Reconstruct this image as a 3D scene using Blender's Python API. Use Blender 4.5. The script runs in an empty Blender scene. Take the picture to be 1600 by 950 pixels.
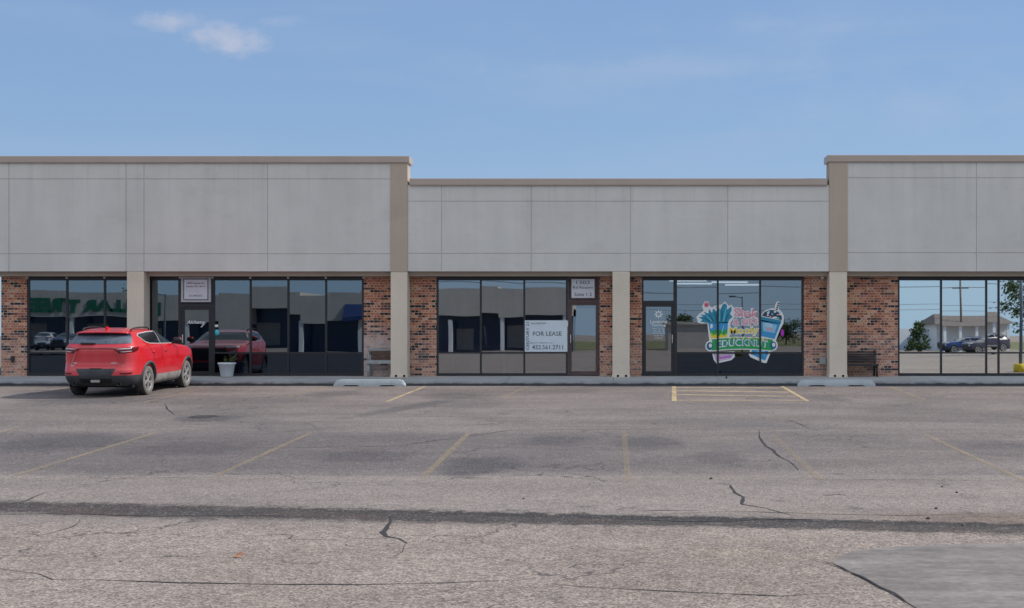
import bpy, bmesh, math, random
from mathutils import Vector, Matrix
R = math.radians
random.seed(7)
scene = bpy.context.scene
COL = scene.collection

# ------------------------------------------------------------------ camera numbers
F, CX, HY = 2250.0, 957.0, 522.0           # focal length, principal column and horizon row of the 1600 px photograph
CAMY, CAMZ = -42.5, 1.245
KERB_Y = -1.95

def fx(px, Y): return (px - CX) * (Y - CAMY) / F
def fz(py, Y): return CAMZ - (py - HY) * (Y - CAMY) / F

def ground_z(Y):
    """lot falls 3 % from the kerb to a shallow swale, then rises gently"""
    def raw(y):
        if y > KERB_Y: return -1.435 + .0302 * (KERB_Y - CAMY)
        if y > -26: return -1.435 + .0302 * (y - CAMY)
        b = -1.435 + .0302 * 16.5
        if y > -41: return b + .022 * (-26 - y)
        return b + .022 * 15
    if -28 < Y < -24:
        return sum(raw(Y + d) for d in (-1, -.6, -.2, .2, .6, 1)) / 6
    return raw(Y)

def gp(px, py):
    """point of the lot seen at a pixel of the photograph"""
    a, b = -41.5, KERB_Y + 4
    for _ in range(60):
        m = (a + b) / 2
        if fz(py, m) > ground_z(m): a = m
        else: b = m
    return Vector((fx(px, a), a, ground_z(a)))

# ------------------------------------------------------------------ small helpers
def tag(o, label=None, cat=None, group=None, kind=None):
    if label: o['label'] = label
    if cat: o['category'] = cat
    if group: o['group'] = group
    if kind: o['kind'] = kind
    return o

def empty(name, loc=(0, 0, 0), rot=(0, 0, 0)):
    o = bpy.data.objects.new(name, None); COL.objects.link(o)
    o.location = loc; o.rotation_euler = rot
    return o

def link_mesh(name, me, parent=None):
    o = bpy.data.objects.new(name, me); COL.objects.link(o)
    if parent: o.parent = parent
    return o

class MB:
    def __init__(s): s.v, s.f, s.m, s.sm = [], [], [], []
    def add(s, vs, fs, mi=0, smooth=False):
        b = len(s.v); s.v += [tuple(v) for v in vs]
        for f in fs:
            s.f.append(tuple(b + i for i in f)); s.m.append(mi); s.sm.append(smooth)
    def box(s, x0, x1, y0, y1, z0, z1, mi=0):
        vs = [(x, y, z) for z in (z0, z1) for y in (y0, y1) for x in (x0, x1)]
        s.add(vs, [(0, 2, 3, 1), (4, 5, 7, 6), (0, 1, 5, 4), (2, 6, 7, 3), (0, 4, 6, 2), (1, 3, 7, 5)], mi)
    def bbox(s, x0, x1, y0, y1, z0, z1, r=.01, mi=0):
        """box with chamfered vertical and top edges"""
        ring = lambda d, z: [(x0 + d + r, y0 + d, z), (x1 - d - r, y0 + d, z), (x1 - d, y0 + d + r, z), (x1 - d, y1 - d - r, z),
                             (x1 - d - r, y1 - d, z), (x0 + d + r, y1 - d, z), (x0 + d, y1 - d - r, z), (x0 + d, y0 + d + r, z)]
        vs = ring(0, z0) + ring(0, z1 - r) + ring(r, z1)
        fs = [tuple(range(7, -1, -1)), tuple(range(16, 24))]
        for k in range(2):
            for i in range(8):
                j = (i + 1) % 8; fs.append((k * 8 + i, k * 8 + j, k * 8 + 8 + j, k * 8 + 8 + i))
        s.add(vs, fs, mi)
    def tube(s, pts, rad, n=8, mi=0, cap=True):
        pts = [Vector(p) for p in pts]; rr = rad if isinstance(rad, (list, tuple)) else [rad] * len(pts)
        vs, fs = [], []
        for i, p in enumerate(pts):
            t = (pts[min(i + 1, len(pts) - 1)] - pts[max(i - 1, 0)]).normalized()
            u = t.cross(Vector((0, 0, 1)) if abs(t.z) < .9 else Vector((1, 0, 0))).normalized(); w = t.cross(u)
            for k in range(n):
                a = 2 * math.pi * k / n; vs.append(p + (u * math.cos(a) + w * math.sin(a)) * rr[i])
        for i in range(len(pts) - 1):
            for k in range(n):
                j = (k + 1) % n; fs.append((i * n + k, i * n + j, i * n + n + j, i * n + n + k))
        if cap: fs += [tuple(range(n - 1, -1, -1)), tuple(range(len(pts) * n - n, len(pts) * n))]
        s.add(vs, fs, mi, True)
    def lathe(s, prof, n=32, axis='z', c=(0, 0, 0), mi=0):
        vs, fs = [], []
        for r, h in prof:
            for k in range(n):
                a = 2 * math.pi * k / n; ca, sa = math.cos(a) * r, math.sin(a) * r
                p = (ca, sa, h) if axis == 'z' else (h, ca, sa)
                vs.append((p[0] + c[0], p[1] + c[1], p[2] + c[2]))
        for i in range(len(prof) - 1):
            for k in range(n):
                j = (k + 1) % n; fs.append((i * n + k, i * n + j, i * n + n + j, i * n + n + k))
        s.add(vs, fs, mi, True)
    def prism(s, poly, y0, y1, mi=0):
        """polygon in x,z pulled from y0 to y1"""
        n = len(poly)
        vs = [(x, y0, z) for x, z in poly] + [(x, y1, z) for x, z in poly]
        fs = [tuple(range(n)), tuple(range(2 * n - 1, n - 1, -1))] + [(i, i + n, (i + 1) % n + n, (i + 1) % n) for i in range(n)]
        s.add(vs, fs, mi)
    def build(s, name, mats, parent=None, normals=True):
        me = bpy.data.meshes.new(name); me.from_pydata(s.v, [], s.f)
        for m in (mats if isinstance(mats, (list, tuple)) else [mats]): me.materials.append(m)
        me.polygons.foreach_set('material_index', s.m); me.polygons.foreach_set('use_smooth', s.sm)
        if normals:
            bm = bmesh.new(); bm.from_mesh(me); bmesh.ops.recalc_face_normals(bm, faces=bm.faces); bm.to_mesh(me); bm.free()
        me.update()
        return link_mesh(name, me, parent)

def text_mesh(txt, w=None, h=None, bold=0.0, shear=0.0, ext=.002, spacing=1.0):
    cu = bpy.data.curves.new('lettering', 'FONT'); cu.body = txt; cu.size = 1; cu.offset = bold; cu.shear = shear
    cu.extrude = 0; cu.space_character = spacing; cu.resolution_u = 3
    o = bpy.data.objects.new('lettering', cu); COL.objects.link(o)
    dg = bpy.context.evaluated_depsgraph_get(); me = bpy.data.meshes.new_from_object(o.evaluated_get(dg))
    bpy.data.objects.remove(o); bpy.data.curves.remove(cu)
    vs = [v.co.copy() for v in me.vertices]; fs = [tuple(p.vertices) for p in me.polygons]
    bpy.data.meshes.remove(me)
    x0, x1 = min(v.x for v in vs), max(v.x for v in vs); y0, y1 = min(v.y for v in vs), max(v.y for v in vs)
    sx = w / (x1 - x0) if w else None; sy = h / (y1 - y0) if h else None
    sx = sx or sy; sy = sy or sx
    return [((v.x - (x0 + x1) / 2) * sx, (v.y - (y0 + y1) / 2) * sy) for v in vs], fs

def text_row(parent, mat, name, txt, *a, **k):
    m = MB(); put_text(m, txt, *a, **k); o = m.build(name, mat, None, False)
    o.parent = parent; o.location = -parent.location; return o

def put_text(mb, txt, X, Y, Z, w=None, h=None, mi=0, bold=0.0, shear=0.0, face=-1, rot=0, warp=None, spacing=1.0):
    vs, fs = text_mesh(txt, w, h, bold, shear, spacing=spacing)
    c, s_ = math.cos(rot), math.sin(rot); out = []
    for x, y in vs:
        x, y = x * c - y * s_, x * s_ + y * c
        if warp: x, y = warp(x, y)
        out.append((X - face * x, Y, Z + y))
    mb.add(out, fs, mi)

# ------------------------------------------------------------------ material helper
class NT:
    def __init__(s, name):
        s.m = bpy.data.materials.new(name); s.m.use_nodes = True; s.t = s.m.node_tree; s.t.nodes.clear()
        s.out = s.t.nodes.new('ShaderNodeOutputMaterial')
    def n(s, typ, props=None, **ins):
        nd = s.t.nodes.new('ShaderNode' + typ)
        for k, v in (props or {}).items(): setattr(nd, k, v)
        for k, v in ins.items():
            key = int(k[1:]) if k[0] == '_' else k.replace('_', ' ')
            s.set(nd.inputs[key], v)
        return nd
    def set(s, inp, v):
        if hasattr(v, 'links') or hasattr(v, 'is_linked'): s.t.links.new(v, inp)
        elif isinstance(v, (tuple, list)) and len(v) == 3 and inp.type == 'RGBA': inp.default_value = (*v, 1)
        else: inp.default_value = v
    def math(s, op, a, b=0.0, c=None):
        nd = s.n('Math', {'operation': op}, _0=a, _1=b)
        if c is not None: s.set(nd.inputs[2], c)
        return nd.outputs[0]
    def pos(s, kind='Object'): return s.n('TexCoord').outputs[kind]
    def mapv(s, v, scale=(1, 1, 1), loc=(0, 0, 0), rot=(0, 0, 0)):
        return s.n('Mapping', None, Vector=v, Scale=scale, Location=loc, Rotation=rot).outputs[0]
    def noise(s, v, scale, detail=3.0, rough=.55, dist=0.0):
        return s.n('TexNoise', None, Vector=v, Scale=scale, Detail=detail, Roughness=rough, Distortion=dist).outputs['Fac']
    def ramp(s, fac, a, b, lo=0.0, hi=1.0, interp='SMOOTHSTEP'):
        return s.n('MapRange', {'interpolation_type': interp}, _0=fac, _1=a, _2=b, _3=lo, _4=hi).outputs[0]
    def mix(s, fac, a, b, mode='MIX'):
        nd = s.n('Mix', {'data_type': 'RGBA', 'blend_type': mode}, _0=fac, _6=a, _7=b); return nd.outputs[2]
    def sep(s, v): return s.n('SeparateXYZ', None, _0=v).outputs
    def bsdf(s, color, rough=.8, bump=None, bstr=.3, bdist=.01, **kw):
        p = s.n('BsdfPrincipled', None, Base_Color=color, Roughness=rough)
        for k, v in kw.items(): s.set(p.inputs[k.replace('_', ' ')], v)
        if bump is not None:
            b = s.n('Bump', None, Strength=bstr, Distance=bdist, Height=bump); s.t.links.new(b.outputs[0], p.inputs['Normal'])
        s.t.links.new(p.outputs[0], s.out.inputs[0]); return s.m

def plain(name, c, rough=.6, var=.12, scale=6, **kw):
    """a plain surface with slight unevenness of tone"""
    t = NT(name); v = t.pos(); n = t.noise(v, scale, 4)
    f = t.ramp(n, .3, .7, 1 - var, 1 + var, 'LINEAR')
    col = t.mix(1.0, c, t.n('CombineColor', None, _0=f, _1=f, _2=f).outputs[0], 'MULTIPLY')
    return t.bsdf(col, rough, t.noise(v, scale * 12, 2), .08, .004, **kw)

M = {}
def make_materials():
    # stucco
    def stucco(name, c, var=.07):
        t = NT(name); v = t.pos()
        n = t.ramp(t.noise(v, .55, 5, .6), .3, .7, 1 - var, 1 + var, 'LINEAR')
        n2 = t.ramp(t.noise(t.mapv(v, (2.2, 2.2, .25)), 1.0, 4), .35, .75, 1.0, .93, 'LINEAR')
        z_ = t.sep(v)[2]
        st = t.math('MULTIPLY', t.ramp(t.noise(t.mapv(v, (5.5, 5.5, .10)), 1.0, 5, .65), .52, .74), t.ramp(t.math('ADD', z_, t.math('MULTIPLY', t.noise(v, .8, 3), 1.2)), 4.6, 6.3))
        pa = t.ramp(t.noise(t.mapv(v, (.55, .55, 1.4), (4, 0, 2)), 1.0, 5, .7), .56, .60)
        n = t.math('MULTIPLY', n, t.math('SUBTRACT', 1.0, t.math('ADD', t.math('MULTIPLY', st, .10), t.math('MULTIPLY', pa, .035))))
        f = t.math('MULTIPLY', t.math('MULTIPLY', n, n2), t.ramp(t.noise(v, 30, 4, .7), .25, .75, .94, 1.06, 'LINEAR'))
        col = t.mix(1.0, c, t.n('CombineColor', None, _0=f, _1=f, _2=f).outputs[0], 'MULTIPLY')
        return t.bsdf(col, .92, t.noise(v, 70, 3), .35, .006)
    M['stucco'] = stucco('grey_stucco', (.63, .628, .605))
    M['tan'] = stucco('tan_stucco', (.47, .395, .32))
    M['column'] = stucco('beige_stucco', (.69, .615, .51))
    M['cap'] = plain('taupe_metal_cap', (.43, .36, .31), .45, .06, 1.2)
    M['cream'] = stucco('cream_stucco', (.55, .51, .45))
    M['white_wall'] = stucco('white_siding', (.82, .82, .80))
    # brick
    def brick(name, white):
        t = NT(name); x, y, z = t.sep(t.pos())
        v = t.n('CombineXYZ', None, _0=t.math('ADD', x, y), _1=z, _2=0.0).outputs[0]
        b = t.n('TexBrick', {'offset': .5}, Vector=v, Color1=(0, 0, 0), Color2=(1, 1, 1), Mortar=(.5, .5, .5), Scale=1.0, Mortar_Size=.0065,
                Mortar_Smooth=.2, Bias=0.0, Brick_Width=.205, Row_Height=.0755)
        # a number of its own for every brick
        row = t.math('FLOOR', t.math('DIVIDE', z, .0755))
        off = t.math('MULTIPLY', t.math('MODULO', t.math('ADD', row, 1000.0), 2.0), .5)
        colm = t.math('FLOOR', t.math('ADD', t.math('DIVIDE', t.math('ADD', x, y), .205), off))
        wn = t.n('TexWhiteNoise', {'noise_dimensions': '2D'}, Vector=t.n('CombineXYZ', None, _0=colm, _1=row).outputs[0])
        r = wn.outputs['Value']
        rp = t.n('ValToRGB', None, Fac=r); cr = rp.color_ramp; cr.interpolation = 'CONSTANT'
        els = [(0, (.018, .015, .018)), (.105, (.14, .06, .045)), (.25, (.44, .155, .08)), (.42, (.54, .235, .13)), (.58, (.39, .135, .075)),
               (.70, (.58, .31, .19)), (.86, (.47, .205, .14)), (.94, (.54, .34, .24))]
        while len(cr.elements) < len(els): cr.elements.new(.5)
        for e, (p, c) in zip(cr.elements, els): e.position = p; e.color = (*c, 1)
        n = t.ramp(t.noise(t.pos(), 25, 4), .2, .8, .72, 1.25, 'LINEAR')
        col = t.mix(1.0, rp.outputs[0], t.n('CombineColor', None, _0=n, _1=n, _2=n).outputs[0], 'MULTIPLY')
        u_ = t.math('ADD', t.math('DIVIDE', t.math('ADD', x, y), .1025), t.math('MULTIPLY', off, 1.0))
        hj = t.math('ABSOLUTE', t.math('SUBTRACT', t.math('FRACT', t.math('ADD', u_, .5)), .5))
        hv = t.math('ABSOLUTE', t.math('SUBTRACT', t.math('FRACT', t.math('DIVIDE', z, .0755)), .5))
        dot = t.math('MULTIPLY', t.math('LESS_THAN', hj, .15), t.math('LESS_THAN', hv, .36))
        wn2 = t.n('TexWhiteNoise', {'noise_dimensions': '2D'}, Vector=t.n('CombineXYZ', None, _0=t.math('ROUND', u_), _1=t.math('ADD', row, 77.0)).outputs[0]).outputs['Value']
        dot = t.math('MULTIPLY', dot, t.ramp(wn2, .30, .60, 0.0, .62))
        col = t.mix(b.outputs['Fac'], col, (.50, .43, .38))
        col = t.mix(dot, col, (.035, .024, .022))
        if white:
            nz = t.noise(t.pos(), 2.3, 5, .65)
            e = t.math('MULTIPLY', t.ramp(t.math('ADD', z, t.math('MULTIPLY', nz, .9)), 1.3, 2.1, white, 0.0), t.ramp(r, .10, .14, .25, 1.0))
            e = t.math('MULTIPLY', e, t.ramp(t.noise(t.pos(), 11, 4), .25, .65, .45, 1.0))
            col = t.mix(e, col, (.52, .47, .46))
        h = t.math('ADD', t.math('MULTIPLY', b.outputs['Fac'], -1.0), t.math('MULTIPLY', t.noise(t.pos(), 60, 3), .25))
        return t.bsdf(col, .88, h, .6, .008)
    M['brick'] = brick('red_brick', 0.22)
    M['brick_white'] = brick('red_brick_with_white_bloom', .88)
    M['bronze'] = plain('dark_bronze_aluminium', (.018, .019, .024), .4, .15, 4)
    M['clip'] = plain('white_clip', (.6, .6, .58), .5)
    # glass: reflective film on panes, some of the inside showing through
    def glass(name, refl, tint, gcol=(.86, .93, 1.0), wav=.045):
        t = NT(name); v = t.pos()
        h = t.noise(t.mapv(v, (1, 1, 1)), .85, 0.0, .4)
        b = t.n('Bump', None, Strength=wav, Distance=.02, Height=h)
        g = t.n('BsdfGlossy', None, Color=gcol, Roughness=.007, Normal=b.outputs[0])
        tr = t.n('BsdfTransparent', None, Color=tint)
        mx = t.n('MixShader', None, _0=refl, _1=tr.outputs[0], _2=g.outputs[0])
        t.t.links.new(mx.outputs[0], t.out.inputs[0]); return t.m
    M['glass_dark'] = glass('dark_tinted_glass', .27, (.14, .19, .30), (.76, .90, 1.0))
    M['glass_clear'] = glass('lightly_tinted_glass', .36, (.40, .43, .45))
    M['glass_mid'] = glass('grey_tinted_glass', .32, (.24, .29, .35))
    M['glass_low'] = glass('dark_lower_glass', .085, (.05, .085, .16), (.48, .68, 1.0))
    M['glass_film'] = glass('mirror_film_glass', .84, (.2, .22, .23), (.93, .99, 1.0), .022)
    # concrete
    def concrete(name, c, joints=True, var=.16):
        t = NT(name); v = t.pos(); x, y, z = t.sep(v)
        n = t.ramp(t.noise(v, .9, 6, .65), .3, .7, 1 - var, 1 + var, 'LINEAR')
        f = t.math('MULTIPLY', n, t.ramp(t.noise(v, 45, 3), .25, .75, .88, 1.1, 'LINEAR'))
        if joints:
            j = t.math('ABSOLUTE', t.math('SUBTRACT', t.math('FRACT', t.math('DIVIDE', t.math('ADD', x, 300.4), 3.05)), .5))
            f = t.math('MULTIPLY', f, t.ramp(j, .002, .005, .45, 1.0))
        col = t.mix(1.0, c, t.n('CombineColor', None, _0=f, _1=f, _2=f).outputs[0], 'MULTIPLY')
        return t.bsdf(col, .9, t.noise(v, 50, 3), .3, .006)
    M['concrete'] = concrete('sidewalk_concrete', (.42, .42, .41))
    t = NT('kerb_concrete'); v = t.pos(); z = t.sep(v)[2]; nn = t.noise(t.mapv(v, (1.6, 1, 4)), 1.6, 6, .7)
    foot_shade = t.ramp(t.math('ADD', z, t.math('MULTIPLY', t.math('SUBTRACT', nn, .5), .10)), -.12, -.165)  # shade at the kerb foot, painted into the colour
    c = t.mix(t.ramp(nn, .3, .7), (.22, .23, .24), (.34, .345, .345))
    M['kerb'] = t.bsdf(t.mix(t.math('MULTIPLY', foot_shade, .9), c, (.03, .035, .045)), .92, t.noise(v, 40, 4), .5, .01)
    M['stop'] = concrete('blue_grey_painted_concrete', (.42, .47, .49), False)
    # asphalt
    t = NT('weathered_asphalt'); v = t.pos(); x, y, z = t.sep(v)
    streak = t.noise(t.mapv(v, (.28, 1.0, 1)), .55, 6, .62)
    cloud = t.noise(v, .32, 5, .6, .4)
    wob = t.math('MULTIPLY', t.math('SUBTRACT', t.noise(v, 1.1, 5, .6), .5), 1.3)
    yy = t.math('ADD', y, wob)
    fore = t.ramp(yy, -25.6, -26.6)
    lane = t.ramp(t.math('ADD', y, t.math('MULTIPLY', wob, .28)), -21.5, -21.75)
    col = t.mix(t.ramp(streak, .3, .72), (.154, .128, .117), (.244, .204, .184))
    col = t.mix(t.math('MULTIPLY', t.ramp(cloud, .42, .68), .55), col, (.118, .104, .102))
    # darker parking row to the left
    dark = t.math('MULTIPLY', t.ramp(yy, -21.4, -20.6), t.ramp(yy, -14.2, -16.0))
    dark = t.math('MULTIPLY', dark, t.ramp(x, 4.5, -4.0, .12, .5))
    col = t.mix(dark, col, (.100, .087, .086))
    lanec = t.mix(t.ramp(streak, .3, .7), (.212, .178, .155), (.282, .238, .208))
    col = t.mix(t.math('MULTIPLY', lane, .85), col, lanec)
    forec = t.mix(t.ramp(t.noise(v, .55, 6, .6), .3, .7), (.238, .192, .160), (.300, .246, .208))
    col = t.mix(fore, col, forec)
    # pale dusty soil beside the swale
    soil = t.math('MULTIPLY', t.ramp(t.noise(t.mapv(v, (.45, 1, 1), (3.1, 0, 0)), .8, 5, .6), .52, .70), t.math('MULTIPLY', t.ramp(yy, -30.0, -28.0), t.ramp(yy, -24.0, -25.5)))
    soil = t.math('MULTIPLY', soil, t.ramp(x, -.5, 2.0))
    col = t.mix(t.math('MULTIPLY', soil, .75), col, (.34, .27, .20))
    # swale: band of dark coarse washed-out aggregate
    xc = t.math('MINIMUM', t.math('MAXIMUM', x, -16.0), 16.0)
    cen = t.math('MULTIPLY_ADD', xc, -.150, -25.78)
    fine = t.math('MULTIPLY', t.math('SUBTRACT', t.noise(v, 3.4, 8, .82), .5), 1.25)
    d = t.math('ADD', t.math('SUBTRACT', y, cen), fine)
    hw = t.ramp(t.noise(t.mapv(v, (.22, .02, 1)), 1.0, 2), .3, .7, .30, .56)
    band = t.math('MULTIPLY', t.ramp(d, .62, .34), t.ramp(t.math('DIVIDE', d, hw), -1.7, -.75))
    band = t.math('MULTIPLY', band, t.ramp(t.noise(v, 2.2, 5, .7), .22, .5, .55, 1.0))
    bandc = t.mix(t.ramp(t.noise(v, 34, 3, .7), .4, .66), (.016, .0135, .0125), (.082, .066, .058))
    bandc = t.mix(t.math('MULTIPLY', t.ramp(t.noise(t.mapv(v, (.5, 1.5, 1)), 1.7, 5, .7), .5, .68), .7), bandc, (.085, .050, .040))
    col = t.mix(t.math('MULTIPLY', band, .90), col, bandc)
    edge = t.math('MULTIPLY', t.math('MULTIPLY', t.ramp(d, .12, .26), t.ramp(d, .52, .36)), t.ramp(x, -4.5, -1.5, 0, .75))
    col = t.mix(edge, col, (.022, .019, .018))
    rust = t.math('MULTIPLY', t.math('MULTIPLY', t.ramp(d, 1.5, 1.0), t.ramp(d, .35, .6)), t.ramp(x, 2.6, 4.2, 0, .7))
    col = t.mix(rust, col, (.155, .105, .078))
    # oil stains and patches where cars stand
    def blob(px, py, rx, ry, amt, c=(.06, .055, .058), rot=0.0):
        global _b
        p = gp(px, py); q = gp(px + rx, py); w = abs(q.x - p.x); h = abs(gp(px, py - ry).y - gp(px, py + ry).y) / 2
        mv = t.n('Mapping', {'vector_type': 'TEXTURE'}, Vector=t.n('CombineXYZ', None, _0=x, _1=y, _2=0.0).outputs[0], Location=(p.x, p.y, 0), Scale=(w, h, 1), Rotation=(0, 0, rot)).outputs[0]
        ln = t.n('VectorMath', {'operation': 'LENGTH'}, _0=mv).outputs['Value']
        ln = t.math('ADD', ln, t.math('MULTIPLY', t.math('SUBTRACT', t.noise(v, 1.6, 5, .65), .5), 1.5))
        return t.math('MULTIPLY', t.ramp(ln, 1.15, .40), min(.8, amt * 1.35)), c
    for a in [(1010, 692, 70, 14, .45), (745, 728, 75, 18, .50), (870, 688, 70, 12, .4), (560, 712, 90, 14, .4), (300, 700, 120, 14, .35), (1120, 715, 50, 14, .3),
              (100, 690, 120, 16, .4), (1290, 622, 40, 6, .35), (520, 615, 50, 6, .35), (720, 618, 60, 6, .3), (330, 653, 60, 7, .5), (1420, 640, 120, 8, .22), (640, 636, 26, 19, .45, (.075, .07, .072), -.30),
              (150, 625, 110, 7, .35), (900, 610, 60, 5, .25), (1550, 700, 90, 16, .25)]:
        f, c = blob(*a); col = t.mix(f, col, c)
    # aggregate
    vor = t.n('TexVoronoi', None, Vector=v, Scale=52.0, Randomness=1.0)
    sp = t.ramp(t.sep(vor.outputs['Color'])[0], 0.0, 1.0, .45, 1.55, 'LINEAR')
    spn = t.ramp(t.noise(v, 24, 4, .75), .3, .7, .72, 1.28, 'LINEAR')
    grit = t.ramp(t.noise(v, 10.5, 5, .8), .30, .70, .74, 1.26, 'LINEAR')
    grit2 = t.ramp(t.noise(t.mapv(v, (1.0, .55, 1.0)), 5.0, 6, .78), .30, .70, .80, 1.20, 'LINEAR')
    sp = t.math('MULTIPLY', t.math('MULTIPLY', sp, spn), t.math('MULTIPLY', grit, grit2))
    amt = t.ramp(fore, 0, 1, .62, 1.0)
    sp = t.math('ADD', t.math('MULTIPLY', sp, amt), t.math('SUBTRACT', 1.0, amt))
    pale = t.math('GREATER_THAN', t.sep(vor.outputs['Color'])[1], .965)
    col = t.mix(1.0, col, t.n('CombineColor', None, _0=sp, _1=sp, _2=sp).outputs[0], 'MULTIPLY')
    col = t.mix(t.math('MULTIPLY', pale, .35), col, (.5, .46, .42))
    # fine crack network and drips
    dv = t.n('VectorMath', {'operation': 'ADD'}, _0=v, _1=t.n('VectorMath', {'operation': 'SCALE'}, _0=t.n('TexNoise', None, Vector=v, Scale=1.4, Detail=5.0).outputs['Color'], Scale=1.3).outputs[0]).outputs[0]
    ce = t.n('TexVoronoi', {'feature': 'DISTANCE_TO_EDGE'}, Vector=dv, Scale=.36).outputs['Distance']
    ce2 = t.n('TexVoronoi', {'feature': 'DISTANCE_TO_EDGE'}, Vector=dv, Scale=1.15).outputs['Distance']
    ck = t.math('MULTIPLY', t.ramp(ce, .0085, .003), t.ramp(t.noise(v, .31, 3), .46, .58, 0, .75))
    ck2 = t.math('MULTIPLY', t.ramp(ce2, .016, .005), t.ramp(t.noise(t.mapv(v, (1, 1, 1), (7, 3, 0)), .27, 3), .58, .66, 0, .6))
    col = t.mix(t.math('MAXIMUM', ck, ck2), col, (.05, .044, .042))
    dr = t.n('TexVoronoi', None, Vector=v, Scale=.9)
    drip = t.math('MULTIPLY', t.ramp(t.math('ADD', dr.outputs['Distance'], t.math('MULTIPLY', t.math('SUBTRACT', t.noise(v, 9, 4), .5), .14)), .13, .04), t.math('GREATER_THAN', t.sep(dr.outputs['Color'])[0], .62))
    col = t.mix(t.math('MULTIPLY', drip, .45), col, (.06, .053, .05))
    hgt = t.math('ADD', t.noise(v, 40, 4, .7), t.math('MULTIPLY', vor.outputs['Distance'], .8))
    M['asphalt'] = t.bsdf(col, .93, hgt, .55, .010)
    # smoother grey patch
    t = NT('smooth_asphalt_patch'); v = t.pos()
    c = t.mix(t.ramp(t.noise(t.mapv(v, (.6, 1.3, 1)), 1.2, 6, .65), .3, .7), (.19, .168, .153), (.268, .240, .220))
    g_ = t.math('MULTIPLY', t.ramp(t.noise(v, 11, 5, .8), .3, .7, .72, 1.28, 'LINEAR'), t.ramp(t.noise(t.mapv(v, (.8, .8, 1)), 1.8, 6, .7), .3, .7, .88, 1.12, 'LINEAR'))
    c = t.mix(1.0, c, t.n('CombineColor', None, _0=g_, _1=g_, _2=g_).outputs[0], 'MULTIPLY')
    M['patch'] = t.bsdf(c, .93, t.noise(v, 55, 4), .35, .006)
    worn = t.ramp(t.noise(t.mapv(v, (.8, 1.6, 1)), 3.0, 7, .75), .36, .60, .78, 1.0)
    mxp = t.n('MixShader', None, _0=worn, _1=t.n('BsdfTransparent').outputs[0], _2=t.out.inputs[0].links[0].from_socket)
    t.t.links.new(mxp.outputs[0], t.out.inputs[0])
    # worn paint
    def paint(name, c, wear, op=1.0, soft=.10):
        t = NT(name); v = t.pos()
        f = t.ramp(t.math('ADD', t.math('MULTIPLY', t.noise(v, 2.2, 5, .65), .6), t.math('MULTIPLY', t.noise(v, 28, 4, .7), .4)), wear - soft, wear + soft)
        f = t.math('SUBTRACT', 1.0, t.math('MULTIPLY', t.math('SUBTRACT', 1.0, f), op))
        b = t.n('BsdfPrincipled', None, Base_Color=c, Roughness=.85); tr = t.n('BsdfTransparent')
        mx = t.n('MixShader', None, _0=f, _1=b.outputs[0], _2=tr.outputs[0])
        t.t.links.new(mx.outputs[0], t.out.inputs[0]); return t.m
    M['paint'] = paint('faded_yellow_paint', (.48, .36, .22), .56, .42, .18)
    M['paint_fresh'] = paint('yellow_paint', (.60, .45, .26), .59, .85, .14)
    M['paint_old'] = paint('nearly_gone_yellow_paint', (.44, .345, .22), .54, .34, .18)
    M['paint_row'] = paint('worn_row_paint', (.45, .35, .22), .56, .46, .18)
    M['paint_bar'] = paint('worn_bar_paint', (.60, .47, .28), .58, .72, .14)
    M['tar'] = plain('crack_black', (.035, .033, .034), .9)
    M['hole'] = plain('pothole_dark', (.05, .046, .045), .95, .3, 20)
    # grass
    t = NT('dry_grass'); v = t.pos()
    M['grass'] = t.bsdf(t.mix(t.ramp(t.noise(v, .5, 5), .3, .7), (.09, .11, .03), (.20, .18, .07)), .95)
    # car
    t = NT('dusty_red_paint'); v = t.pos(); x, y, z = t.sep(v)
    n = t.noise(v, 3.0, 6, .65)
    low = t.ramp(t.math('ADD', z, t.math('MULTIPLY', t.math('SUBTRACT', n, .5), .9)), 1.0, .35, 0.0, .20)
    rear = t.ramp(t.math('ADD', y, t.math('MULTIPLY', t.math('SUBTRACT', n, .5), .3)), -.45, -.9, 0.0, .24)
    dust = t.math('MAXIMUM', low, rear)
    dust = t.math('MULTIPLY', dust, t.ramp(t.noise(t.mapv(v, (7, 7, 1.6)), 1.0, 5, .6), .2, .75, .55, 1.1))
    c = t.mix(dust, (.66, .006, .014), (.40, .20, .23))
    M['red'] = t.bsdf(c, t.math('ADD', .26, t.math('MULTIPLY', dust, .7)), None, Coat_Weight=t.math('SUBTRACT', .75, dust), Coat_Roughness=.03)
    def dusty(name, c, dcol, amt, rough=.6):
        t = NT(name); v = t.pos(); n = t.ramp(t.noise(v, 4.5, 6, .65), .25, .75, amt * .4, amt)
        return t.bsdf(t.mix(n, c, dcol), rough)
    M['clad'] = dusty('dusty_black_plastic', (.022, .026, .032), (.30, .31, .33), .13)
    M['ridge_highlight'] = dusty('dusty_highlight_red', (.60, .05, .08), (.58, .40, .42), .7, .45)  # dusty red made paler to paint in the crease highlights
    M['rocker'] = dusty('dust_caked_plastic', (.06, .06, .065), (.46, .45, .44), .75)
    M['black'] = plain('black_plastic', (.015, .015, .017), .5)
    M['wellblack'] = plain('wheel_well_black', (.006, .006, .006), .95)
    M['carglass'] = plain('dark_car_glass', (.012, .016, .022), .06, .05)
    t = NT('dusty_rear_glass'); v = t.pos(); x, y, z = t.sep(v)
    dn = t.math('MULTIPLY', t.ramp(z, 1.56, 1.50), t.ramp(t.noise(v, 5, 5), .2, .7, .35, .62))
    arc = t.math('SUBTRACT', 1.0, t.ramp(t.n('VectorMath', {'operation': 'LENGTH'}, _0=t.mapv(v, (1, 0, 1.7), (.2, 0, -2.25))).outputs['Value'], .42, .46))
    dn = t.math('MULTIPLY', dn, t.math('SUBTRACT', 1.0, t.math('MULTIPLY', arc, .25)))
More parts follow.
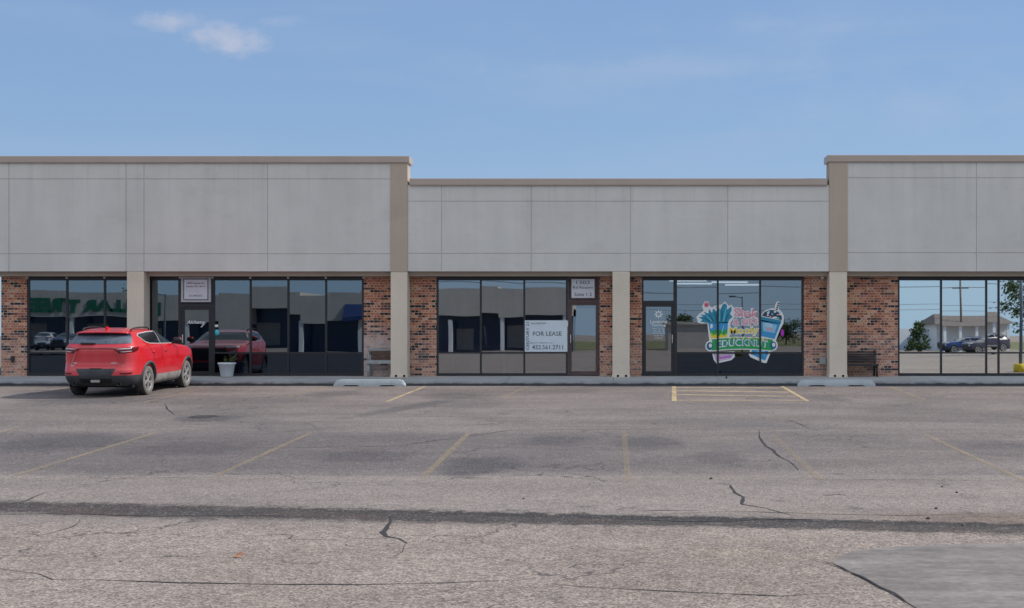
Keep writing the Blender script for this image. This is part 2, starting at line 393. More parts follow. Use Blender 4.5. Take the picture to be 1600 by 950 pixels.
    M['rearglass'] = t.bsdf(t.mix(dn, (.02, .035, .055), (.22, .25, .29)), t.math('MULTIPLY_ADD', dn, .5, .06))
    M['chrome'] = plain('satin_chrome', (.55, .56, .57), .25, .05, Metallic=1.0) if False else plain('satin_trim', (.48, .48, .49), .35, .06)
    M['lens'] = plain('red_lamp_lens', (.13, .006, .012), .12, .1)
    M['lens_clear'] = plain('clear_lamp_lens', (.62, .55, .55), .15, .1)
    M['alloy'] = dusty('dusty_alloy', (.30, .30, .31), (.46, .44, .41), .40, .30)
    M['tyre'] = dusty('dusty_rubber', (.022, .022, .023), (.20, .19, .175), .22, .9)
    M['tyreside'] = dusty('dust_caked_rubber', (.035, .034, .034), (.36, .34, .31), .62, .9)
    M['disc'] = plain('dark_brake_disc', (.010, .010, .011), .6)
    # furniture
    M['pot'] = plain('white_glazed_pot', (.66, .70, .74), .35, .06)
    M['soil'] = plain('potting_soil', (.035, .025, .018), .95)
    t = NT('pot_plant_leaf'); M['leaf'] = t.bsdf(t.mix(t.noise(t.pos(), 14, 2), (.06, .14, .035), (.17, .26, .08)), .55)
    t = NT('tree_leaf'); M['treeleaf'] = t.bsdf(t.mix(t.noise(t.pos(), 1.5, 3), (.035, .07, .02), (.085, .13, .035)), .7)
    M['bark'] = plain('bark', (.12, .09, .07), .95, .3, 9)
    M['stone_grey'] = plain('grey_cast_metal', (.30, .33, .34), .6, .15)
    M['slat'] = plain('weathered_brown_slats', (.13, .075, .055), .75, .3, 14)
    M['darkmetal'] = plain('dark_bench_metal', (.022, .022, .026), .5, .2)
    M['paper'] = plain('pale_sign_face', (.60, .62, .68), .5, .04)
    M['signframe'] = plain('grey_sign_border', (.44, .46, .49), .5, .05)
    M['signline'] = plain('dark_sign_line', (.09, .11, .13), .5)
    M['maroon'] = plain('maroon_lettering', (.12, .02, .08), .6)
    M['navytxt'] = plain('grey_blue_lettering', (.10, .13, .20), .6)
    M['poster'] = plain('pale_blue_poster', (.60, .70, .78), .5, .06, 3)
    M['postertxt'] = plain('grey_poster_lettering', (.09, .10, .12), .6)
    M['brownpanel'] = plain('brown_panel', (.085, .055, .055), .6, .2)
    M['whitetxt'] = plain('white_vinyl', (.74, .78, .80), .6, .03)
    for k, c in dict(teal=(.02, .25, .40), teald=(.01, .13, .24), blue=(.04, .30, .62), sky=(.25, .55, .75), green=(.02, .34, .10), lime=(.35, .55, .03), yellow=(.80, .62, .04), pink=(.72, .30, .38), red=(.5, .08, .14),
                     purple=(.45, .03, .52), navy=(.02, .05, .10), lilac=(.58, .45, .62), cyan=(.08, .55, .66), dgreen=(.02, .16, .12)).items():
        M['v_' + k] = plain('vinyl_' + k, c, .55, .08, 30)
    M['in_wall'] = plain('interior_wall', (.30, .29, .27), .9, .1, 1)
    M['in_floor'] = plain('interior_floor', (.16, .15, .14), .7, .2, 2)
    M['in_ceil'] = plain('interior_ceiling', (.42, .42, .41), .9, .05)
    t = NT('fluorescent_tube'); e = t.n('Emission', None, Color=(1, .96, .88), Strength=1.6); t.t.links.new(e.outputs[0], t.out.inputs[0]); M['lamp'] = t.m
    M['wood'] = plain('pale_wood', (.42, .32, .20), .6, .15, 5)
    M['roof'] = plain('flat_roof_membrane', (.35, .34, .33), .9, .1, .5)
    M['shingle'] = plain('brown_shingle', (.17, .14, .125), .95, .2, 3)
    M['polewood'] = plain('pole_timber', (.15, .115, .09), .95, .2, 6)
    M['galv'] = plain('pole_paint', (.10, .12, .16), .5)
    M['yellow'] = plain('yellow_concrete_base', (.72, .52, .04), .7)
    M['storeglass'] = plain('distant_shop_glass', (.022, .045, .105), .15)
    M['signgreen'] = plain('green_sign_letters', (.01, .14, .075), .5)
    M['navy_cloth'] = plain('navy_awning_cloth', (.02, .045, .15), .8)
    M['rust_leaf'] = plain('dry_leaf', (.42, .20, .11), .8, .2, 40)
    M['pebble'] = plain('dark_pebble', (.06, .055, .052), .9, .2, 30)
make_materials()

# ------------------------------------------------------------------ ground
def grid_sheet(name, xs, ys, zf, mat, lift=0.0):
    vs = [(x, y, zf(y) + lift) for y in ys for x in xs]; n = len(xs)
    fs = [(j * n + i, j * n + i + 1, j * n + n + i + 1, j * n + n + i) for j in range(len(ys) - 1) for i in range(n - 1)]
    me = bpy.data.meshes.new(name); me.from_pydata(vs, [], fs); me.materials.append(mat)
    for p in me.polygons: p.use_smooth = True
    return link_mesh(name, me)
ys = [-900, -400, -200, -120, -80, -60, -50, -44] + [-42 + .25 * i for i in range(0, 161)] + [0, 20, 60, 200, 900]
lot = grid_sheet('parking_lot', [-900, -300, -100, -50, -25, -12, -6, 0, 6, 12, 25, 50, 100, 300, 900], ys, ground_z, M['asphalt'])
tag(lot, 'weathered grey asphalt of the sloping parking lot', 'parking lot', kind='structure')
gv = grid_sheet('grass_verge', [-70 + 10 * i for i in range(24)], [-260, -180, -150, -121], lambda y: ground_z(-60) + .02, M['grass'])
tag(gv, 'dry grass verge across the street from the shops', 'grass', kind='structure')

# sidewalk and kerb
X0, X1 = -40.0, 45.0
KT = -.085
mb = MB()
mb.add([(X0, KERB_Y + .16, KT), (X1, KERB_Y + .16, KT), (X1, 1.2, .01), (X0, 1.2, .01), (X0, KERB_Y + .16, -.4), (X1, KERB_Y + .16, -.4)], [(0, 1, 2, 3), (4, 5, 1, 0)])
tag(mb.build('sidewalk', M['concrete'], None, False), 'pale concrete walk along the foot of the shopfronts', 'sidewalk', kind='structure')
mb = MB(); kz = ground_z(KERB_Y)
prof = [(KERB_Y - .012, kz - .1), (KERB_Y, kz + .06), (KERB_Y + .008, KT - .03), (KERB_Y + .03, KT - .006), (KERB_Y + .06, KT + .002), (KERB_Y + .155, KT + .003), (KERB_Y + .155, kz - .1)]
xs = [X0 + i * .5 for i in range(int((X1 - X0) / .5) + 1)]
vs = []
for x in xs:
    j = random.uniform(-.006, .006)
    vs += [(x, y + j, z + (j * .5 if z > -.2 else 0)) for y, z in prof]
n = len(prof)
mb.add(vs, [(i * n + k, i * n + n + k, i * n + n + k + 1, i * n + k + 1) for i in range(len(xs) - 1) for k in range(n - 1)])
tag(mb.build('kerb', M['kerb'], None), 'concrete kerb edging the sidewalk, shade painted along its foot', 'kerb', kind='structure')

# painted lines and cracks ---------------------------------------------------
def strip(name, pts, w, mat, lift, label, cat, jitter=0.0, taper=False):
    """flat band along a path on the lot"""
    P = []
    for a, b in zip(pts, pts[1:]):
        k = max(1, int((b - a).length / .25))
        P += [a.lerp(b, i / k) for i in range(k)]
    P.append(pts[-1]); vs, fs = [], []
    for i, p in enumerate(P):
        t = P[min(i + 1, len(P) - 1)] - P[max(i - 1, 0)]; t.z = 0; t.normalize(); nn = Vector((-t.y, t.x, 0))
        if jitter: p = p + nn * random.uniform(-jitter, jitter)
        ww = w * (random.uniform(.45, 1.35) if jitter else 1) * (min(1, .15 + 2.5 * min(i, len(P) - 1 - i) / len(P)) if taper else 1)
        for s in (-.5, .5):
            q = p + nn * ww * s; vs.append((q.x, q.y, ground_z(q.y) + lift))
        if i: fs.append((2 * i - 2, 2 * i - 1, 2 * i + 1, 2 * i))
    me = bpy.data.meshes.new(name); me.from_pydata(vs, [], fs); me.materials.append(mat)
    return tag(link_mesh(name, me), label, cat, kind='structure')
def line(a, b, w, mat, label): strip('road_marking', [gp(*a), gp(*b)], w, M[mat], .005, label, 'parking line')
line((331, 604), (226, 629), .10, 'paint', 'yellow stall line at the kerb beside the red car')
line((505, 604), (452, 620), .10, 'paint', 'faded yellow stall line at the kerb below the flower pot')
line((664, 604), (604, 628), .10, 'paint_bar', 'yellow stall line by the end of the wheel stop under the grey bench')
line((824, 604), (784, 622), .10, 'paint', 'short faded yellow stall line in front of the empty shop')
line((1053, 604), (1053.5, 627), .12, 'paint_fresh', 'thick straight yellow line at the shop door, edge of hatched bay')
line((1222, 604), (1262, 627), .10, 'paint_fresh', 'slanting yellow line closing the hatched bay')
line((1388, 604), (1452, 628), .10, 'paint', 'faded yellow stall line right of the second wheel stop')
line((1541, 604), (1585, 620), .10, 'paint_old', 'nearly worn away stall line at far end of kerb')
for k, (a, b) in enumerate([((1058, 605.5), (1222, 606.5)), ((1058, 611), (1232, 613)), ((1058, 617), (1243, 619.5)), ((1058, 625.5), (1256, 625.8))]):
    line(a, b, .26 if k < 3 else .16, 'paint_bar' if k < 3 else 'paint_fresh', ['hatch bar nearest the kerb', 'second hatch bar from the kerb', 'third hatch bar from the kerb', 'outer hatch bar closing the bay'][k] + ' in yellow bay')
for k, (a, b, m) in enumerate([((242, 677), (22, 743.5), 'paint_row'), ((487, 676), (338, 743.5), 'paint_row'), ((732, 677), (662, 745), 'paint_row'), ((975, 672), (981, 752), 'paint_old'),
                               ((1207, 680), (1283, 750), 'paint_old'), ((1445, 679), (1606, 754), 'paint_row'), ((30, 668), (-220, 735), 'paint_row')]):
    line(a, b, .10, m, 'faded stall line in the middle of the lot, ' + ['leftmost of the row', 'second of the row', 'third of the row', 'fourth, nearly straight on', 'fifth of the row', 'last on the right', 'beyond the picture'][k])
def crack(pts, w, label, lift=.004): strip('crack', [gp(*p) for p in pts], w, M['tar'], lift, label, 'crack', jitter=.012, taper=True)
crack([(-20, 886), (25, 893), (60, 897), (82, 906), (150, 906), (280, 911), (420, 913), (560, 914), (700, 911), (866, 904)], .034, 'long sealed crack across the near asphalt')
crack([(-10, 908), (40, 905), (82, 905)], .020, 'short crack joining the long one at the left')
crack([(862, 912), (900, 916), (960, 920), (1080, 926), (1190, 930), (1222, 932), (1262, 929), (1335, 928)], .028, 'sealed crack continuing across the near asphalt')
crack([(611, 806), (610, 816), (598, 832), (602, 838), (622, 842), (636, 849)], .075, 'wide short crack running from the dark gutter band')
crack([(636, 849), (628, 862), (612, 872)], .016, 'hair crack below the wide short crack')
crack([(1186, 672), (1187, 684), (1196, 697), (1208, 704), (1215, 712), (1235, 722), (1248, 735)], .045, 'jagged crack between two middle stall lines')
crack([(1112, 754), (1140, 758), (1148, 770), (1162, 777), (1160, 788), (1196, 794), (1240, 806)], .050, 'jagged crack crossing the drive lane')
crack([(1232, 656), (1250, 663), (1266, 670)], .030, 'short crack in the aisle')
crack([(-10, 792), (40, 783), (70, 770), (116, 764)], .030, 'slanting crack at the lane edge')
crack([(126, 811), (118, 822), (100, 828), (60, 838), (-10, 842)], .018, 'hair crack below the gutter band')
crack([(258, 630), (262, 640), (272, 648), (296, 650)], .035, 'crack leading to the pothole')
crack([(-20, 699), (200, 698), (420, 700), (620, 697), (800, 672), (1100, 671), (1400, 670), (1620, 668)], .022, 'paving seam across the parking lot')
crack([(1160, 745), (1300, 750), (1450, 750), (1620, 752)], .016, 'paving seam at the end of stalls')
crack([(1000, 805), (1140, 799), (1280, 803), (1420, 806), (1620, 800)], .022, 'crack along upper edge of gutter band')
crack([(1245, 866), (1262, 872), (1300, 882), (1345, 902), (1395, 928), (1432, 953)], .022, 'open edge of the grey asphalt patch', .012)
crack([(30, 752), (160, 748), (300, 746), (430, 744)], .016, 'seam along the lane edge left')
crack([(-20, 804.5), (60, 803), (140, 803.5), (250, 807), (330, 806), (420, 806), (500, 808)], .045, 'broken lower edge of the gutter band at left')
crack([(960, 811), (1010, 812.5), (1060, 815), (1130, 815), (1190, 811), (1260, 812), (1340, 814)], .085, 'open joint along the upper edge of the gutter band')
crack([(990, 799), (1040, 797.5), (1100, 798)], .022, 'hair crack above the gutter band')
# grey repair patch, lower right
pp = [gp(*p) for p in [(1302, 881), (1318, 866), (1370, 857), (1470, 852), (1640, 849)]] + [Vector((9, -30.2, 0)), Vector((9, -34, 0)), Vector((2.6, -34, 0))] + [gp(*p) for p in [(1440, 956), (1395, 929), (1345, 903)]]
bm = bmesh.new(); bm.faces.new([bm.verts.new((p.x, p.y, 0)) for p in pp])
for k in range(40):
    yk = -26.5 - .25 * k
    bmesh.ops.bisect_plane(bm, geom=bm.verts[:] + bm.edges[:] + bm.faces[:], plane_co=(0, yk, 0), plane_no=(0, 1, 0))
for vtx in bm.verts: vtx.co.z = ground_z(vtx.co.y) + .008
me = bpy.data.meshes.new('asphalt_patch'); bm.to_mesh(me); bm.free(); me.materials.append(M['patch'])
tag(link_mesh('asphalt_patch', me), 'smooth grey asphalt repair patch in the corner', 'asphalt patch', kind='structure')
# pothole
c = gp(318, 651); mb = MB(); vs = [(c.x, c.y, ground_z(c.y) + .006)]
for k in range(28):
    a = 2 * math.pi * k / 28; r = random.uniform(.65, 1.25); vs.append((c.x + .27 * r * math.cos(a), c.y + .42 * r * math.sin(a), ground_z(c.y + .42 * r * math.sin(a)) + .006))
mb.add(vs, [(0, 1 + k, 1 + (k + 1) % 28) for k in range(28)])
tag(mb.build('pothole', M['hole']), 'small dark pothole in the aisle asphalt', 'pothole', kind='structure')

# ------------------------------------------------------------------ the building
B = empty('strip_mall_building')
tag(B, 'long one-storey strip mall with grey stucco fascia above brick and glass shopfronts', 'building')
WY, GY = .58, .645            # brick face, glass plane
SX = lambda px: fx(px, 0.0)
SZ = lambda py: fz(py, 0.0)
WX = lambda px: fx(px, WY)
WZ = lambda py: fz(py, WY)
FB = SZ(424)                   # underside of the fascia
GAP = .016

def fascia(x0, x1, top, cap_h, vj, hj, label, cap_over=(0.06, 0.06)):
    """stucco panels with reveal joints, on a backing, under a metal cap"""
    mb = MB(); xs = [x0] + sorted(vj) + [x1]; zs = [FB] + sorted(hj) + [top - cap_h]
    mb.box(x0, x1, .02, .56, FB + .004, top - cap_h - .003)
    for i in range(len(xs) - 1):
        for j in range(len(zs) - 1):
            a = xs[i] + (GAP / 2 if i else 0); b = xs[i + 1] - (GAP / 2 if i < len(xs) - 2 else 0)
            c = zs[j] + (GAP / 2 if j else 0); d = zs[j + 1] - (GAP / 2 if j < len(zs) - 2 else 0)
            r = .004
            mb.add([(a, .0 + r, c), (b, r, c), (b, r, d), (a, r, d), (a + r, 0, c + r), (b - r, 0, c + r), (b - r, 0, d - r), (a + r, 0, d - r), (a, .03, c), (b, .03, c), (b, .03, d), (a, .03, d)],
                   [(4, 5, 6, 7), (0, 1, 5, 4), (1, 2, 6, 5), (2, 3, 7, 6), (3, 0, 4, 7), (8, 9, 1, 0), (9, 10, 2, 1), (10, 11, 3, 2), (11, 8, 0, 3)])
    o = mb.build('fascia', M['stucco'], B); o['label'] = label
    cb = MB(); a, b = x0 - cap_over[0], x1 + cap_over[1]
    cb.bbox(a, b, -.07, .66, top - cap_h, top, .012)
    cb.box(a + .004, b - .004, -.055, .64, top - cap_h - .02, top - cap_h - .001)
    cb.build('parapet_cap', M['cap'], o)
    return o
LX0 = -24.2
PL = (SX(610), SX(637)); PR = (SX(1295.5), SX(1324))
fascia(LX0, PL[0], SZ(244), .185, [SX(14), SX(197), SX(225), SX(418)] + [SX(-169), SX(-352)], [SZ(279.7), SZ(396.7)], 'tall grey stucco fascia above the car and the glazed shop', (.06, PL[1] - PL[0] + .06))
fascia(PL[1], PR[0], SZ(279), .19, [SX(690), SX(830), SX(985), SX(1137)], [SZ(314.5), SZ(396)], 'lower grey stucco fascia above the empty shop and the mural', (-.062, -.062))
fascia(PR[1], 20.0, SZ(242.5), .19, [SX(1525.7), SX(1727), SX(1900)], [SZ(278), SZ(395)], 'tall grey stucco fascia at the right end', (PR[1] - PR[0] + .06, .06))
for (a, b), top in ((PL, SZ(244) - .187), (PR, SZ(242.5) - .192)):
    mb = MB(); mb.box(a + .001, b - .001, -.028, .555, FB - .006, top); mb.build('pilaster', M['tan'], B)
# lintel band, columns
mb = MB(); mb.box(LX0, 20.0, .26, .72, 2.968, FB + .002); mb.build('lintel', M['tan'], B)
def column(xa, xb):
    mb = MB(); mb.bbox(xa, xb, -.012, .54, -.05, FB - .008, .008)
    mb.bbox(xa - .012, xb + .012, -.024, .545, -.06, .05, .008)
    c = mb.build('column', M['column'], B)
    for d in (.16, .40):
        h = MB(); h.lathe([(.0, 0), (.036, 0), (.036, .006), (.026, .008), (.026, .0)], 14); o = h.build('drain_hole', M['wellblack'], c)
        o.rotation_euler = (R(90), 0, 0); o.location = (xa + d, -.025, .012)
for a, b in ((198.5, 225), (610.5, 636.5), (957, 984), (1296, 1323.5)): column(SX(a), SX(b))
column(LX0 + .1, LX0 + .65); column(18.9, 19.45)
# brick piers
def pier(a, b, mat='brick'):
    mb = MB(); mb.box(WX(a), WX(b), WY, 1.0, -.03, 2.966); return mb.build('brick_pier', M[mat], B)
pier(2, 42); pier(568.5, 640, 'brick_white'); pier(636.8 + 4, 682, 'brick_white') if False else None
pier(640.3, 682, 'brick'); pier(937, 984, 'brick'); pier(984.3, 1003, 'brick'); pier(1256, 1296, 'brick'); pier(1296.3, 1403, 'brick'); pier(1660, 1760, 'brick')
# glazing
def pane(parent, x0, x1, z0, z1, mat):
    """single sheet, hung a hair out of true as real panes are"""
    tx, tz = random.uniform(-.0016, .0016), random.uniform(-.0012, .0012)
    vs = [(x0, GY - (x0 - x0) * tz, z0), (x1, GY - (x1 - x0) * tz, z0), (x1, GY - (x1 - x0) * tz + (z1 - z0) * tx, z1), (x0, GY + (z1 - z0) * tx, z1)]
    me = bpy.data.meshes.new('window_pane'); me.from_pydata(vs, [], [(0, 1, 2, 3)]); me.materials.append(M[mat])
    return link_mesh('window_pane', me, parent)
FRY0, FRY1 = .605, .70
def storefront(pxs, mat, label, clips=False, transom=551.3, ztop=2.966):
    mb = MB(); X = [WX(p) for p in pxs]; w = .055
    zs, zh, zt = .075, WZ(438), WZ(transom)
    mb.box(X[0], X[-1], FRY0 - .012, FRY1, -.02, zs)
    mb.box(X[0], X[-1], FRY0 - .008, FRY1, zh, ztop)
    for i, x in enumerate(X):
        a, b = (x, x + w) if i == 0 else ((x - w, x) if i == len(X) - 1 else (x - w / 2, x + w / 2))
        mb.box(a, b, FRY0, FRY1, zs, zh)
        if clips: mb.box(x - .03, x + .03, FRY0 - .028, FRY0 - .008, 2.905, 2.962, 1)
    for i in range(len(X) - 1):
        mb.box(X[i] + w * (1 if i == 0 else .5), X[i + 1] - w * (1 if i == len(X) - 2 else .5), FRY0 + .006, FRY1, zt - .024, zt + .024)
    o = mb.build('storefront_window', [M['bronze'], M['clip']], B); o['label'] = label
    for i in range(len(X) - 1):
        pane(o, X[i] + .01, X[i + 1] - .01, zs - .01, zt, {'glass_dark': 'glass_low', 'glass_mid': 'glass_low'}.get(mat, mat)); pane(o, X[i] + .01, X[i + 1] - .01, zt, zh + .01, mat)
    return o
storefront([42.5, 104, 163, 222, 281], 'glass_dark', 'dark glazing behind the red car', True)
storefront([332, 391, 450, 509, 568], 'glass_dark', 'dark glazing behind the flower pot', True)
storefront([682, 751, 819, 887], 'glass_clear', 'glazing of the empty shop for lease')
storefront([1055, 1121.7, 1188, 1255.5], 'glass_mid', 'glazing carrying the colourful drinks mural')
storefront([1403, 1471, 1541.7, 1561, 1632, 1660], 'glass_film', 'mirror-like glazing at the right end')
def shop_door(p0, p1, mat, label, handle_side, header=474, over=None, fmat='bronze'):
    x0, x1 = WX(p0), WX(p1); zh = WZ(header); w = .05
    mb = MB(); ztop = 2.966
    mb.box(x0, x0 + w, FRY0 - .004, FRY1, -.02, ztop); mb.box(x1 - w, x1, FRY0 - .004, FRY1, -.02, ztop)
    mb.box(x0 + w, x1 - w, FRY0 - .004, FRY1, zh - .02, zh + .08); mb.box(x0 + w, x1 - w, FRY0 - .004, FRY1, WZ(438), ztop)
    fr = mb.build('door_frame', M[fmat], B)
    if over: pane(fr, x0 + w - .01, x1 - w + .01, zh + .07, WZ(438) + .01, over)
    d = MB(); a, b, zb, zt = x0 + w + .006, x1 - w - .006, .012, zh - .026; s = .065
    d.box(a, a + s, FRY0 + .01, FRY1 - .02, zb, zt); d.box(b - s, b, FRY0 + .01, FRY1 - .02, zb, zt)
    d.box(a + s, b - s, FRY0 + .01, FRY1 - .02, zb, zb + .12); d.box(a + s, b - s, FRY0 + .01, FRY1 - .02, zt - .075, zt)
    dr = d.build('door', M[fmat], B); dr['label'] = label
    pane(dr, a + s - .01, b - s + .01, zb + .11, zt - .07, mat)
    hx = (b - s / 2) if handle_side > 0 else (a + s / 2)
    h = MB(); h.tube([(hx, FRY0 + .01, .98), (hx, FRY0 - .05, .98), (hx, FRY0 - .05, 1.22), (hx, FRY0 + .01, 1.22)], .014, 8); h.build('handle', M['clip'], dr)
    return dr
shop_door(281, 332, 'glass_dark', 'dark glass door beside the red car', -1, 479)
shop_door(887, 937, 'glass_clear', 'glass door of the empty shop', -1, 472, None, 'brownpanel')
shop_door(1003, 1055, 'glass_mid', 'glass door with white emblem and lettering', 1, 474, 'glass_mid')
mb = MB(); mb.box(WX(281) + .05, WX(332) - .05, .64, .68, WZ(479) + .08, WZ(438)); mb.build('door_head_panel', M['bronze'], B)
mb = MB(); mb.box(WX(887) + .05, WX(937) - .05, .64, .68, WZ(472) + .08, WZ(438)); mb.build('door_head_panel', M['brownpanel'], B)
# shop interiors
def room(p0, p1, depth=9.0, h=3.02):
    x0, x1 = WX(p0), WX(p1); y0, y1 = .74, depth
    mb = MB()
    mb.add([(x0, y0, .02), (x1, y0, .02), (x1, y1, .02), (x0, y1, .02)], [(0, 1, 2, 3)], 1)
    mb.add([(x0, y0, h), (x1, y0, h), (x1, y1, h), (x0, y1, h)], [(3, 2, 1, 0)], 2)
    mb.add([(x0, y1, .02), (x1, y1, .02), (x1, y1, h), (x0, y1, h)], [(0, 1, 2, 3)], 0)
    mb.add([(x0, y0, .02), (x0, y1, .02), (x0, y1, h), (x0, y0, h)], [(0, 1, 2, 3)], 0)
    mb.add([(x1, y0, .02), (x1, y1, .02), (x1, y1, h), (x1, y0, h)], [(3, 2, 1, 0)], 0)
    return mb.build('shop_interior', [M['in_wall'], M['in_floor'], M['in_ceil']], B, False)
room(10, 570); room(681, 955); r4 = room(986, 1290); room(1330, 1750)
for k, (px, yy) in enumerate([(1075, 4.2), (1140, 5.6), (1085, 7.0), (1160, 8.2)]):
    mb = MB(); x = fx(px, yy); mb.box(x - .6, x + .6, yy - .08, yy + .08, 2.955, 3.0); mb.build('ceiling_light', M['lamp'], r4)
mb = MB()                                                        # stripped counter left in the empty shop
mb.box(WX(690), WX(812), 3.2, 3.9, .02, .82); mb.box(WX(686), WX(816), 3.1, 4.0, .82, .87, 1)
mb.build('counter', [M['in_wall'], M['wood']], B)
mb = MB(); mb.tube([(WX(783), 2.0, .03), (WX(775), 2.3, 2.0)], .05, 8); mb.tube([(WX(752), 2.4, .9), (WX(748), 2.4, 1.5)], .04, 6); mb.build('loose_timber', M['white_wall'], B)
# roof, end and back walls
mb = MB(); mb.box(LX0 + .1, 19.9, .565, 22, 4.6, 4.75); mb.build('roof', M['roof'], B)
mb = MB(); mb.box(WX(2), WX(2) + .25, 1.0, 22, -.15, 4.6); mb.box(19.5, 19.75, 1.0, 22, -.15, 4.6); mb.box(WX(2), 19.75, 21.75, 22, -.15, 4.6)
mb.box(LX0, WX(2), .75, 3.5, 3.1, 3.2); mb.build('side_wall', M['white_wall'], B)
mb = MB(); mb.box(WX(1262.5), WX(1266), .0, .02, 0, .05) if False else None
# small fixtures on the brick
mb = MB(); x, z = WX(1284), WZ(431.5); mb.tube([(x, WY - .002, z - .05), (x, WY - .09, z - .05)], .03, 8); mb.lathe([(.0, .05), (.05, .04), (.06, 0), (.045, -.05), (.0, -.06)], 14, 'z', (x, WY - .11, z - .04))
tag(mb.build('security_light', M['clip']), 'small pale light fixture high on brick beside tall column', 'light fixture')
mb = MB(); x, z = WX(1285), WZ(563); mb.bbox(x - .1, x + .1, WY - .1, WY - .002, z - .12, z + .1, .012); mb.tube([(x, WY - .05, -.02), (x, WY - .05, z - .12)], .014, 8)
tag(mb.build('electric_box', M['stone_grey']), 'grey electric box low on the brick right of the mural', 'electric box')
mb = MB(); x, z = WX(20.5), WZ(560.5); mb.bbox(x - .05, x + .05, WY - .07, WY - .002, z - .08, z + .08, .008); mb.tube([(x, WY - .04, z - .05), (x, WY - .10, z - .10)], .018, 8)
tag(mb.build('wall_tap', M['darkmetal']), 'dark tap on brick at the left end', 'tap')
x = fx(1135, -.6); mb = MB(); mb.lathe([(.0, 0), (.035, 0), (.035, .02), (.018, .03), (.018, .13), (.03, .14), (.0, .15)], 12, 'z', (x, -.6, -.04))
tag(mb.build('metal_stub', M['darkmetal']), 'tiny dark metal stub on the walk below mural', 'metal stub')

# ------------------------------------------------------------------ signs and lettering
def sign_frame(name, p0, p1, y0, y1, Y):
    return WX(p0), WX(p1), WZ(y1), WZ(y0), Y
x0, x1, z0, z1, Y = sign_frame('', 283.5, 330, 432.5, 472, .56)
t_ = empty('address_sign', ((x0 + x1) / 2, Y, z0)); tag(t_, 'white framed address sign with maroon lettering above the dark glass door', 'sign')
def child_of(o, par): o.parent = par; o.location = -par.location; return o
mb = MB(); mb.bbox(x0, x1, Y - .03, Y + .045, z0, z1, .006); child_of(mb.build('frame', M['signframe']), t_)
mb = MB(); mb.box(x0 + .07, x1 - .07, Y - .036, Y - .03, z0 + .055, z1 - .055); mb.box(x0 + .10, x1 - .10, Y - .04, Y - .036, z0 + .085, z1 - .085, 1); child_of(mb.build('panel', [M['signline'], M['paper']]), t_)
cx = (x0 + x1) / 2
for a in (('1303 Kansas Dr', cx, Y - .043, z1 - .19, .54, .062, 0, .012), ('Kansas, OK  661-4', cx, Y - .043, z1 - .29, .56, .062, 0, .012), ('316-540-5212', cx, Y - .043, z0 + .19, .40, .055, 0, .012)): text_row(t_, M['maroon'], 'text_line', *a)
x0, x1, z0, z1, Y = sign_frame('', 891, 931, 434.5, 467.5, .59)
t_ = empty('suite_sign', ((x0 + x1) / 2, Y, z0)); tag(t_, 'brown framed suite number sign over the door of the empty shop', 'sign')
mb = MB(); mb.bbox(x0, x1, Y - .03, Y + .045, z0, z1, .006); child_of(mb.build('frame', M['brownpanel']), t_)
mb = MB(); mb.box(x0 + .04, x1 - .04, Y - .036, Y - .03, z0 + .04, z1 - .03); child_of(mb.build('panel', M['paper']), t_)
cx = (x0 + x1) / 2
for a in (('1303', cx, Y - .04, z1 - .13, .40, .10, 0, .0), ('Rd Kaspen', cx, Y - .04, z1 - .29, .60, .10, 0, .012), ('Suite 1 2', cx, Y - .04, z0 + .145, .52, .10, 0, .012)): text_row(t_, M['navytxt'], 'text_line', *a)
x0, x1, z0, z1, Y = sign_frame('', 820, 886.5, 500.5, 549.5, .595)
t_ = empty('lease_poster', ((x0 + x1) / 2, Y, z0)); tag(t_, 'pale blue lease poster in the window of the empty shop', 'poster')
mb = MB(); mb.bbox(x0, x1, Y - .006, Y + .006, z0, z1, .003); mb.box(x1 - .12, x1 + .02, Y - .010, Y - .007, z1 - .18, z1 - .02); child_of(mb.build('board', M['poster']), t_)
Y -= .012; xm = x0 + .15
text_row(t_, M['postertxt'], 'text_line', 'CENTURY 21', x0 + .085, Y, (z0 + z1) / 2, .84, .085, 0, .01, rot=R(90))
for a in (('FOR LEASE', (xm + x1) / 2 - .04, Y, z0 + .54, .86, .13, 0, .004), ('AVAILABLE NOW', xm + .26, Y, z1 - .09, .46, .045, 0), ('REALTY GROUP LLC', xm + .34, Y, z0 + .265, .70, .035, 0), ('432.561.2711', (xm + x1) / 2 - .03, Y, z0 + .135, .92, .13, 0, .004)): text_row(t_, M['postertxt'], 'text_line', *a)
Y = .600
mb = MB(); put_text(mb, 'Alchemy', WX(306), Y, WZ(504), .56, .13, 0, .02, .35); xx, zz = WX(318), WZ(506); mb.prism([(xx - .10, zz - .10), (xx + .10, zz + .08), (xx + .13, zz + .11), (xx - .06, zz - .10)], Y, Y - .002)
tag(mb.build('door_lettering', M['whitetxt'], None, False), 'white slanted lettering on dark glass door beside the red car', 'lettering')
mb = MB(); xx, zz = WX(336), WZ(519.5); mb.lathe([(0, 0), (.09, 0), (.09, .002), (0, .002)], 20, 'z'); o = mb.build('window_sticker', M['v_cyan']); o.rotation_euler = (R(90), 0, 0); o.location = (xx + .03, .632, zz)
tag(o, 'round turquoise sticker on glass by the door frame', 'sticker')
mb = MB(); mb.box(-.06, .06, -.001, .001, -.035, .035); o = mb.build('window_sticker', M['whitetxt']); o.location = (xx + .02, .632, zz + .2); tag(o, 'small white sticker on the glass above the turquoise one', 'sticker')
t_ = empty('door_emblem', (WX(1029), Y, WZ(493))); tag(t_, 'white flower emblem over white lettering on the glass door', 'emblem')
mb = MB(); cx, cz = WX(1029), WZ(491)
